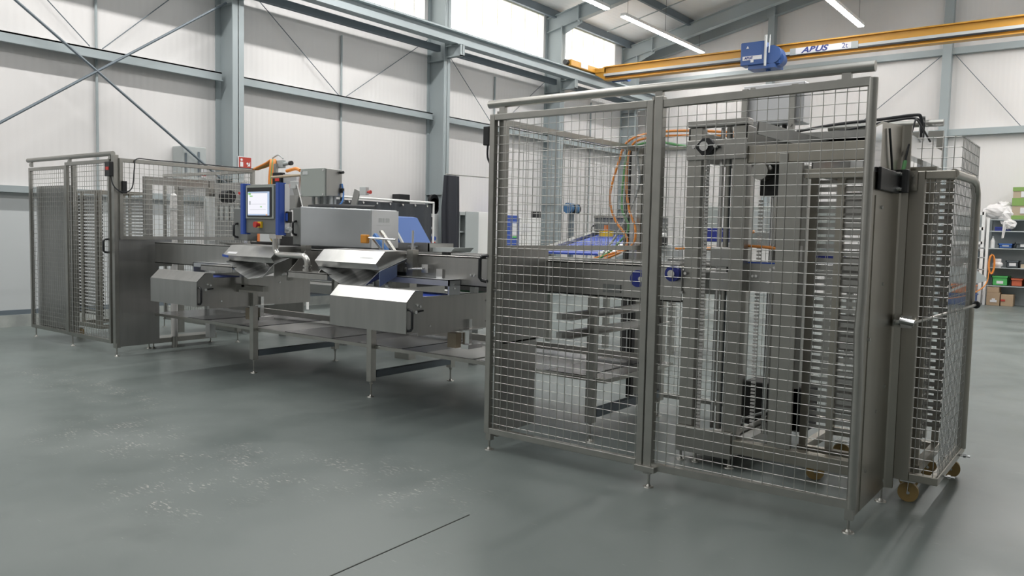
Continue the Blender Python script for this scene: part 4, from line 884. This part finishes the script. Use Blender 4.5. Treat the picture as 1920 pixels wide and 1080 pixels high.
# ------------------------------------------------------------------ along the long wall
t = thing('wall_box', 'grey electrical box on the wall above the far left cage', 'electrical box', (-10.75, 6.45, 2.0))
b = MB(); b.box(XL, -10.66, 6.27, 6.64, 1.95, 2.43); bo = b.build('body', 'cabgrey', t, bevel=.01)
b = MB(); b.box(-10.655, -10.65, 6.30, 6.33, 2.0, 2.33); b.box(-10.655, -10.65, 6.50, 6.53, 2.0, 2.36); b.build('strip', 'paintdk', bo)
b = MB(); b.box(-10.655, -10.645, 6.55, 6.63, 2.0, 2.16); n_ = b.build('notice', 'label', t); b = MB(); b.box(-10.645, -10.64, 6.56, 6.62, 2.02, 2.06); b.build('notice_stripe', 'red', n_)
t = thing('fire_sign', 'square red and white fire extinguisher sign on the first steel column', 'sign', (-10.45, 7.15, 2.2))
b = MB(); b.box(-10.47, -10.465, 7.03, 7.27, 2.16, 2.34); sp = b.build('plate', 'label', t)
b = MB(); b.box(-10.464, -10.462, 7.045, 7.255, 2.17, 2.33); sr = b.build('red_field', 'redb', sp)
b = MB(); b.ball((-10.461, 7.09, 2.29), .02, .1, 1, 1); b.box(-10.461, -10.459, 7.065, 7.115, 2.19, 2.26); b.ball((-10.461, 7.19, 2.24), .018, .1, 1, 1); b.prism([(7.18, 2.2), (7.235, 2.2), (7.235, 2.27), (7.205, 2.22)], 'x', -10.461, -10.459); b.build('pictogram', 'label', sp)
t = thing('welding_screen', 'black welding curtain hanging in a white tube frame by the wall', 'screen', (-10.2, 10.1, 0))
b = MB(); b.tube([(-10.2, 8.1, 0.02), (-10.2, 8.1, 1.83), (-10.2, 10.98, 1.82), (-10.2, 10.98, .02)], .022); b.build('frame', 'white', t)
b = MB(); n = 70
for i in range(n):
    y0, y1 = 8.14+2.8*i/n, 8.14+2.8*(i+1)/n; f = lambda y: -10.2+.018*math.sin(y*16)
    b.hexa([(f(y0), y0, .25), (f(y1), y1, .25), (f(y1)+.003, y1, .25), (f(y0)+.003, y0, .25), (f(y0), y0, 1.78), (f(y1), y1, 1.78), (f(y1)+.003, y1, 1.78), (f(y0)+.003, y0, 1.78)])
b.build('curtain', 'curtain', t)
b = MB()
for i in range(9): b.cyl((-10.18, 8.3+.31*i, 1.75), (-10.165, 8.3+.31*i, 1.75), .018)
b.build('eyelet', 'bright', t)
tag(MB().box(-10.9, -10.7, 10.6, 10.87, 1.76, 1.97).build('speaker_box', 'black', None, bevel=.01), 'small black box on the wall above the welding curtain', 'box')
t = thing('drape', 'tall gathered black drape hanging in front of the middle column', 'curtain', (-10.2, 11.45, 0))
b = MB(); n = 28; ring0 = []; ring1 = []; ring2 = []
for i in range(n):
    a = 2*PI*i/n; k = 1+.16*math.sin(a*7)
    ring0.append(b.bm.verts.new((-10.2+.07*k*math.cos(a), 11.46+.18*k*math.sin(a), 2.35)))
    ring1.append(b.bm.verts.new((-10.2+.10*k*math.cos(a), 11.44+.20*k*math.sin(a), 1.75)))
    ring2.append(b.bm.verts.new((-10.2+.10*k*math.cos(a), 11.47+.16*k*math.sin(a), .1)))
for A, B in ((ring0, ring1), (ring1, ring2)):
    for i in range(n): b.bm.faces.new((A[i], A[(i+1) % n], B[(i+1) % n], B[i]))
b.bm.faces.new(ring0); b.bm.faces.new(ring2[::-1]); b.build('cloth', 'drape', t, True)
b = MB(); b.cyl((-10.2, 11.3, 2.37), (-10.2, 13.1, 2.40), .012); b.build('curtain_rail', 'tube', t)
t = thing('distribution_board', 'pale electrical distribution board with sockets beside the black drape', 'electrical box', (-10.4, 11.1, 1))
b = MB(); b.box(-10.47, -10.33, 11.05, 11.27, 1.02, 1.62); bo = b.build('body', 'ltgrey', t, bevel=.01)
b = MB(); b.box(-10.34, -10.31, 11.04, 11.12, 1.38, 1.56); b.box(-10.34, -10.31, 11.04, 11.1, 1.25, 1.33); b.build('window_panel', 'black', bo)
b = MB(); b.cyl((-10.33, 11.08, 1.16), (-10.25, 11.08, 1.16), .04); b.build('blue_socket', 'blue', bo)
b = MB(); b.cyl((-10.33, 11.07, 1.06), (-10.25, 11.07, 1.06), .04); b.build('red_socket', 'red', bo)
b = MB()
for z in (1.73, 1.80, 1.87):
    b.cyl((-10.44, 11.2, z), (-10.38, 11.2, z), .12, n=18)
tag(b.build('cable_reel', 'black', None, True), 'coil of black cable hung on the middle column', 'cable')
t = thing('steel_cabinet', 'open grey-green steel cabinet right of the black drape', 'cabinet', (-10.4, 12, 0))
b = MB(); b.box(-10.8, -10.2, 11.72, 11.735, 0, 1.68); b.box(-10.8, -10.2, 11.95, 11.965, 0, 1.68); b.box(-10.8, -10.2, 11.735, 11.95, 1.62, 1.68); b.box(-10.8, -10.78, 11.735, 11.95, 0, 1.62); b.box(-10.78, -10.25, 11.735, 11.95, 1.28, 1.31); b.build('carcass', 'cabgrey', t)
b = MB(); b.box(-10.2, -10.18, 11.88, 12.27, 0, 1.69); b.build('door', 'cabgrey', t)
t = thing('white_cabinet', 'white wardrobe-like cabinet partly behind the near cage corner post', 'cabinet', (-10.5, 12.6, 0))
b = MB(); b.box(-10.85, -10.25, 12.29, 12.95, 0, 1.70); bo = b.build('body', 'white', t, bevel=.006); b = MB(); b.box(-10.25, -10.24, 12.31, 12.62, .05, 1.66); b.build('door', 'white', bo)
t = thing('blue_cabinet', 'blue metal cabinet with a white poster, seen through the near cage', 'cabinet', (-10.4, 13.4, 0))
b = MB(); b.box(-10.75, -10.2, 13.1, 13.62, 0, 1.66); bo = b.build('body', 'blue', t, bevel=.006)
b = MB(); b.box(-10.2, -10.19, 13.40, 13.55, 1.19, 1.50); po = b.build('poster', 'label', t); b = MB(); b.box(-10.19, -10.187, 13.40, 13.55, 1.19, 1.23); b.build('green_strip', 'crategreen', po)
t = thing('white_cabinet', 'white cabinet with small notice right of the blue cabinet', 'cabinet', (-10.4, 14, 0))
b = MB(); b.box(-10.75, -10.2, 13.66, 14.45, 0, 1.62); bo = b.build('body', 'white', t, bevel=.006); b = MB(); b.box(-10.2, -10.19, 13.78, 14.0, 1.32, 1.5); b.build('notice', 'label', bo)
t = thing('wall_fan', 'blue motor unit fixed on the column behind the near cage', 'motor', (-10.3, 15.3, 1.9))
b = MB(); b.cyl((-10.3, 15.62, 1.90), (-10.3, 15.98, 1.89), .12, n=20); b.build('motor_body', 'bluepaint2', t, True)
b = MB(); b.cyl((-10.3, 15.98, 1.89), (-10.3, 16.03, 1.89), .125, n=20); b.box(-10.43, -10.17, 15.75, 15.8, 1.77, 2.0); b.build('end_cap', 'black', t, True)
b = MB(); b.box(-10.35, -10.25, 15.75, 15.85, 0, 1.78); b.build('stand', 'paintdk', t)
tag(MB().box(-10.3, -10.2, 14.2, 14.42, 1.64, 1.78).build('camera_box', 'black', None), 'small black device with white ring on the white cabinet', 'device')

# second machine with inclined blue belt behind the near cage
t = thing('inclined_belt_machine', 'machine with a wide blue belt sloping toward us, behind the near cage', 'conveyor', (-5.1, 8.7, 0))
b = MB(); b.hexa([(-5.5, 7.9, 1.06), (-4.75, 7.9, 1.06), (-4.75, 9.1, 1.28), (-5.5, 9.1, 1.28), (-5.5, 7.9, 1.08), (-4.75, 7.9, 1.08), (-4.75, 9.1, 1.30), (-5.5, 9.1, 1.30)]); b.build('belt', 'bluebelt', t)
b = MB(); b.bar((-5.58, 7.85, 1.08), (-5.58, 9.15, 1.32), .12, .05); b.build('side_rail', 'steelh', t)
b = MB(); b.bar((-4.64, 7.85, 1.07), (-4.64, 9.15, 1.31), .2, .06); b.build('side_rail', 'white', t)
b = MB(); b.box(-5.6, -4.55, 9.15, 9.2, 1.2, 1.52); b.build('rear_hood', 'hmi', t)
b = MB(); b.box(-5.6, -4.55, 9.13, 9.2, 1.52, 1.55); b.build('hood_edge', 'bright', t)
for x in (-5.5, -4.7):
    for y in (8.0, 9.1): MB().box(x-.03, x+.03, y-.03, y+.03, 0, 1.05).build('leg', 'tube', t)
bow_handle((-5.55, 9.12, 1.24), (-5.55, 9.12, 1.42), (-.05, -.03, 0), t)
t = thing('signal_post', 'aluminium upright with yellow box and orange beacon behind the near cage', 'post', (-3.4, 6.6, 0))
b = MB(); b.box(-3.60, -3.54, 6.5, 6.56, 0, 2.1); b.build('upright', 'bright', t)
b = MB(); b.box(-3.66, -3.61, 6.5, 6.55, 0, 2.1); b.build('upright', 'rubber', t)
b = MB(); b.box(-3.92, -3.80, 6.5, 6.56, 1.285, 1.335); yb = b.build('yellow_box', 'yellow2', t)
b = MB(); b.cyl((-3.86, 6.53, 1.335), (-3.86, 6.53, 1.39), .022); b.build('beacon', 'crateorange', yb, True)
b = MB(); b.box(-3.5, -3.42, 6.5, 6.58, 1.55, 1.78); b.build('servo_box', 'cabgrey', t)
b = MB(); b.box(-3.46, -3.43, 6.48, 6.5, 1.36, 1.48); b.build('orange_lead', 'orange', t)
t = thing('packing_machine', 'second packing line with pale covers and blue bins behind the tray lift', 'machine', (-3.4, 8, 0))
for nm, mt, bx in (('frame', 'steelh', (-3.95, -2.2, 8.0, 8.9, .95, 1.06)), ('cover', 'ltgrey', (-3.62, -3.2, 8.0, 8.4, 1.06, 1.24)), ('cover', 'white', (-3.05, -2.85, 8.1, 8.4, 1.06, 1.2)), ('bin', 'bluedisc', (-3.75, -3.45, 8.5, 8.8, 1.25, 1.40)), ('screen_box', 'cabgrey', (-3.4, -3.1, 8.6, 8.8, 1.35, 1.6)),
                   ('panel', 'white', (-3.55, -3.42, 8.48, 8.52, 1.40, 1.53)), ('gear_unit', 'hmi', (-3.1, -2.9, 8.3, 8.6, 1.2, 1.36)), ('screen_box', 'boxgrey', (-2.75, -2.45, 8.4, 8.6, 1.2, 1.5)), ('bin', 'bluedisc', (-2.7, -2.3, 8.6, 8.8, 1.06, 1.16)), ('cover', 'ltgrey', (-4.3, -4.0, 8.2, 8.5, 1.0, 1.2)), ('gear_unit', 'rubber', (-4.2, -4.05, 8.0, 8.2, 1.2, 1.3)),
                   ('rear_panel', 'boxgrey', (-4.2, -2.4, 8.95, 9.0, 1.0, 1.66))):
    MB().box(*bx).build(nm, mt, t, bevel=.006)
b = MB(); b.tube([(-3.85, 7.98, 1.17), (-3.4, 7.98, 1.18), (-3.15, 7.97, 1.14), (-3.1, 7.97, 1.28), (-2.98, 7.97, 1.37)], .014, sm=5); b.build('orange_hose', 'orange', t)
for x in (-3.9, -2.25):
    for y in (8.05, 8.85): MB().box(x-.03, x+.03, y-.03, y+.03, 0, .95).build('leg', 'tube', t)
t = thing('storage_rack', 'far rack holding blue and white parts, glimpsed between the lift posts', 'shelf', (-5.0, 12.2, 0))
b = MB()
for x in (-5.45, -4.1):
    for y in (12.0, 12.5): b.box(x-.03, x+.03, y-.03, y+.03, 0, 1.75)
for z in (.45, .95, 1.3, 1.65): b.box(-5.45, -4.1, 12.0, 12.5, z, z+.03)
b.build('frame', 'ltgrey', t)
for nm, lb, mt, bx in (('bin', 'long blue bin on the top shelf of the far rack', 'blue', (-5.35, -4.75, 12.02, 12.4, 1.51, 1.6)), ('bin', 'blue bin on the middle shelf of the far rack', 'blue', (-5.35, -5.1, 12.02, 12.4, 1.33, 1.42)), ('box', 'small yellow box on the middle shelf of the far rack', 'yellow2', (-5.0, -4.9, 12.02, 12.2, 1.33, 1.43)), ('box', 'white case standing on the far rack', 'white', (-4.6, -4.2, 12.02, 12.4, .98, 1.28)), ('box', 'grey case on the middle shelf of the far rack', 'cabgrey', (-4.65, -4.35, 12.02, 12.4, 1.33, 1.6))):
    bx = list(bx)
    if lb.startswith('long'): bx[4], bx[5] = 1.68, 1.78
    tag(MB().box(*bx).build(nm, mt, None, bevel=.01), lb, nm)
t = thing('pallet_cage', 'dark green equipment and boxes low behind the transfer table', 'machine', (-6.5, 7.5, 0))
b = MB(); b.box(-6.6, -5.7, 7.4, 7.6, .45, .78); b.build('green_body', mat('deep_green', (.03, .10, .05), .5), t)
b = MB(); b.box(-7.6, -5.6, 7.3, 7.36, .60, .66); b.box(-7.6, -5.6, 7.3, 7.36, .82, .9); b.build('rail', 'rubber', t)
for x in (-6.5, -5.8): MB().box(x-.03, x+.03, 7.45, 7.55, 0, .45).build('leg', 'tube', t)
tag(MB().box(-7.25, -6.95, 7.7, 8.0, 0, .52).build('cardboard_box', 'white', None), 'white box on the floor seen under the transfer table', 'box')
tag(MB().box(-6.9, -6.65, 7.7, 8.0, 0, .3).build('crate', 'crateorange', None), 'orange crate on the floor seen under the transfer table', 'crate')

# ------------------------------------------------------------------ shelving at the far right
def crate(name, label, mt, x0, x1, y0, y1, z0, z1, lab=None, cat='crate', group=None):
    t = thing(name, label, cat, ((x0+x1)/2, (y0+y1)/2, z0), group)
    b = MB(); th = .012; e = .02
    b.box(x0+e, x1-e, y0+e, y1-e, z0, z0+th)
    for (a, c, d, f) in ((x0+e, x1-e, y0+e, y0+e+th), (x0+e, x1-e, y1-e-th, y1-e), (x0+e, x0+e+th, y0+e, y1-e), (x1-e-th, x1-e, y0+e, y1-e)): b.box(a, c, d, f, z0, z1)
    b.build('body', mt, t)
    b = MB(); b.box(x0, x1, y0, y0+e, z1-.03, z1); b.box(x0, x1, y1-e, y1, z1-.03, z1); b.box(x0, x0+e, y0, y1, z1-.03, z1); b.box(x1-e, x1, y0, y1, z1-.03, z1); b.build('rim', mt, t)
    if lab: b = MB(); c = (x0+x1)/2; b.box(c-.06, c+.06, y0+e-.004, y0+e, z0+.04, z0+.10); b.build('label_card', 'label', t)
    return t
SY0, SY1 = 19.45, 19.9
t = thing('shelving_unit', 'grey metal shelving along the far gable wall, holding coloured crates', 'shelf', (-1.3, 19.6, 0))
for z in (.42, .80, 1.20, 1.56, 1.80): MB().box(-2.25, 1.2, SY0, SY1, z-.02, z).build('shelf_board', 'shelf', t)
for x in (-2.27, -.4, 1.2):
    MB().box(x-.025, x+.025, SY0-.01, SY0+.03, 0, 1.82).build('upright', 'white' if x < -1 else 'shelf', t); MB().box(x-.025, x+.025, SY1-.03, SY1, 0, 1.82).build('upright', 'shelf', t)
MB().box(-2.25, 1.2, SY1, SY1+.01, 0, 1.8).build('back_sheet', 'shelf', t)
t = thing('shelving_unit', 'white-framed rack left of the grey shelving, half hidden by the gate', 'shelf', (-2.7, 19.6, 0))
for x in (-2.95, -2.36): MB().box(x-.03, x+.03, SY0, SY0+.04, 0, 1.95).build('upright', 'white', t)
for z in (1.30, 1.60, 1.92): MB().box(-2.95, -2.36, SY0, SY0+.05, z-.03, z+.03).build('cross_rail', 'white', t)
for z in (.75, 1.0, 1.2): MB().box(-2.95, -2.3, SY0, SY1, z-.015, z).build('shelf_board', 'shelf', t)
MB().box(-2.9, -2.4, SY0+.3, SY0+.32, 1.33, 1.9).build('back_panel', 'cabgrey', t)
# things on the shelves
def tan_box(z0, z1, label):
    t = thing('storage_box', label, 'box', (-1.5, 19.65, z0), 'tan storage boxes with green trim')
    b = MB(); b.box(-1.86, -1.3, 19.45, 19.88, z0+.07, z1-.07); bo = b.build('body', 'tan', t)
    b = MB(); b.box(-1.87, -1.29, 19.44, 19.89, z0, z0+.08); b.box(-1.87, -1.29, 19.44, 19.89, z1-.08, z1); b.build('trim', 'olive', t)
    b = MB(); b.box(-1.72, -1.5, 19.44, 19.45, (z0+z1)/2-.06, (z0+z1)/2+.06); b.build('label_card', 'label', bo)
tan_box(1.80, 2.16, 'lower tan storage box with green trim on top of the shelving'); tan_box(2.16, 2.46, 'upper tan storage box with green trim on top of the shelving')
b = MB(); random.seed(3)
b.ball((-2.12, 19.6, 1.97), .22, 1.25, .8, .72, 16, 10); b.ball((-1.95, 19.55, 1.88), .16, 1, .8, 1.3, 14, 9); b.ball((-2.02, 19.58, 2.08), .12, 1.2, .8, .8); b.cyl((-1.97, 19.42, 1.75), (-2.0, 19.42, 1.42), .03, .006, 8); b.ball((-1.88, 19.45, 1.70), .11, 1, .5, .9)
for v in b.bm.verts: v.co += Vector((random.uniform(-.02, .02), random.uniform(-.02, .02), random.uniform(-.02, .02)))
tag(b.build('plastic_bag', 'plastic', None), 'crumpled white plastic bag spilling over the shelf top', 'bag')
for z, s in ((1.56, 'lower'), (1.605, 'upper')): tag(MB().box(-2.15, -1.88, 19.47, 19.75, z, z+.038).build('folder', 'bluedisc', None), s+' of two dark blue folders lying on the shelf under the plastic bag', 'folder', 'dark blue folders')
t = thing('bottle', 'white plastic bottle standing beside the white shelf upright', 'bottle', (-2.18, 19.55, 1.20))
b = MB(); b.cyl((-2.18, 19.55, 1.20), (-2.18, 19.55, 1.34), .045); b.cyl((-2.18, 19.55, 1.34), (-2.18, 19.55, 1.41), .045, .016); b.build('body', 'white', t, True); b = MB(); b.cyl((-2.18, 19.55, 1.41), (-2.18, 19.55, 1.45), .018); b.build('cap', 'ltgrey', t, True)
crate('bin', 'flat blue bin with white label on the third shelf', 'crateblue', -2.08, -1.80, 19.46, 19.8, 1.20, 1.30, 1, 'bin')
crate('bin', 'dark grey bin right of the flat blue bin', 'cratedk', -1.78, -1.46, 19.46, 19.8, 1.20, 1.33, 1, 'bin')
crate('bin', 'dark grey bin with white label on the second shelf', 'cratedk', -1.92, -1.67, 19.46, 19.8, .80, .95, 1, 'bin')
tag(MB().box(-1.65, -1.3, 19.47, 19.8, .80, .88).build('carton', 'tan', None), 'flat tan carton right of the dark bin on the second shelf', 'box')
b = MB(); b.box(-2.14, -2.0, 19.47, 19.6, .80, .98); b.ball((-2.06, 19.5, .86), .09, 1.1, .6, .7)
tag(b.build('plastic_pack', 'plastic', None, True), 'clear plastic pack beside the orange cable coil', 'bag')
crate('crate', 'green plastic crate on the lowest shelf board', 'crategreen', -2.16, -1.84, 19.45, 19.85, .42, .62, 1)
crate('crate', 'red-orange small crate right of the green crate', 'cratered', -1.82, -1.58, 19.46, 19.8, .42, .58)
crate('crate', 'yellow crate right of the red-orange crate on the lowest shelf', 'crateyellow', -1.55, -1.25, 19.46, 19.8, .42, .58)
tag(MB().box(-1.58, -1.3, 19.5, 19.8, .585, .68).build('carton', 'tan', None), 'tan carton sitting on the yellow crate', 'box')
def carton(x0, x1, z0, z1, label, tape):
    t = thing('cardboard_box', label, 'box', ((x0+x1)/2, 19.6, z0)); b = MB(); b.box(x0, x1, 19.42, 19.8, z0, z1); bo = b.build('body', 'card', t, bevel=.006)
    b = MB(); c = (x0+x1)/2
    if tape == 'w': b.box(c-.05, c+.07, 19.412, 19.42, z0+.07, z0+.12); b.box(c-.02, c+.04, 19.412, 19.42, z0+.12, z0+.15)
    elif tape == 'r': b.box(x0, x0+.08, 19.412, 19.42, z0+.1, z0+.14)
    else: b.box(c-.02, c+.02, 19.415, 19.8, z1, z1+.003)
    b.build('tape', 'label' if tape == 'w' else ('redb' if tape == 'r' else 'tan'), bo)
carton(-2.22, -1.98, 0, .27, 'brown cardboard box with white sticker on the floor under the shelving', 'w'); carton(-2.22, -2.0, .27, .385, 'shallow brown carton stacked on the cardboard box with white sticker', 't'); carton(-1.96, -1.74, 0, .24, 'brown cardboard box with red tape under the shelving', 'r')
b = MB()
for k in range(5):
    r_ = .10+.006*k; b.tube([(-2.17+.05*math.cos(a)+.006*k, 19.40-.012*k, .86+.2*math.sin(a)) for a in [2*PI*i/20 for i in range(21)]], .011, 6)
b.tube([(-2.2, 19.38, .7), (-2.21, 19.3, .5), (-2.28, 19.0, .35), (-2.5, 18.5, .22), (-2.8, 18.0, .16)], .011, 6, 5)
tag(b.build('cable_coil', 'orange', None, True), 'coil of orange cable hung on the white shelf upright', 'cable')
t = thing('sheet_stand', 'grey sheet-metal table with pointed end before the shelving', 'table', (-2.6, 18.3, 0))
b = MB(); b.prism([(-2.95, .5), (-2.25, .5), (-2.1, .56), (-2.12, .62), (-2.3, .76), (-2.5, .80), (-2.95, .82)], 'y', 18.3, 18.34); b.build('side_sheet', 'cabgrey', t)
for x in (-2.9, -2.4): MB().box(x-.02, x+.02, 18.3, 18.34, 0, .5).build('leg', 'cabgrey', t)
MB().bar((-2.9, 18.28, .22), (-2.4, 18.28, .5), .02, .05).build('brace', 'ltgrey', t)
crate('crate', 'orange crate under the grey sheet-metal table', 'crateorange', -2.85, -2.38, 19.0, 19.35, .24, .42); crate('crate', 'blue crate below the orange crate by the sheet-metal table', 'crateblue', -2.88, -2.36, 18.9, 19.35, .0, .24)
for i, (mt, x0, x1, z0, z1, lb) in enumerate((('ltgrey', -2.75, -2.6, 1.0, 1.14, 'pale box on the white-framed rack'), ('cratedk', -2.55, -2.4, 1.0, 1.12, 'dark box right of the pale box on the white-framed rack'), ('offwhite', -2.7, -2.45, .75, .86, 'white parts box on the lower board of the white-framed rack'))):
    tag(MB().box(x0, x1, 19.47, 19.75, z0, z1).build('box', mt, None, bevel=.01), lb, 'box')
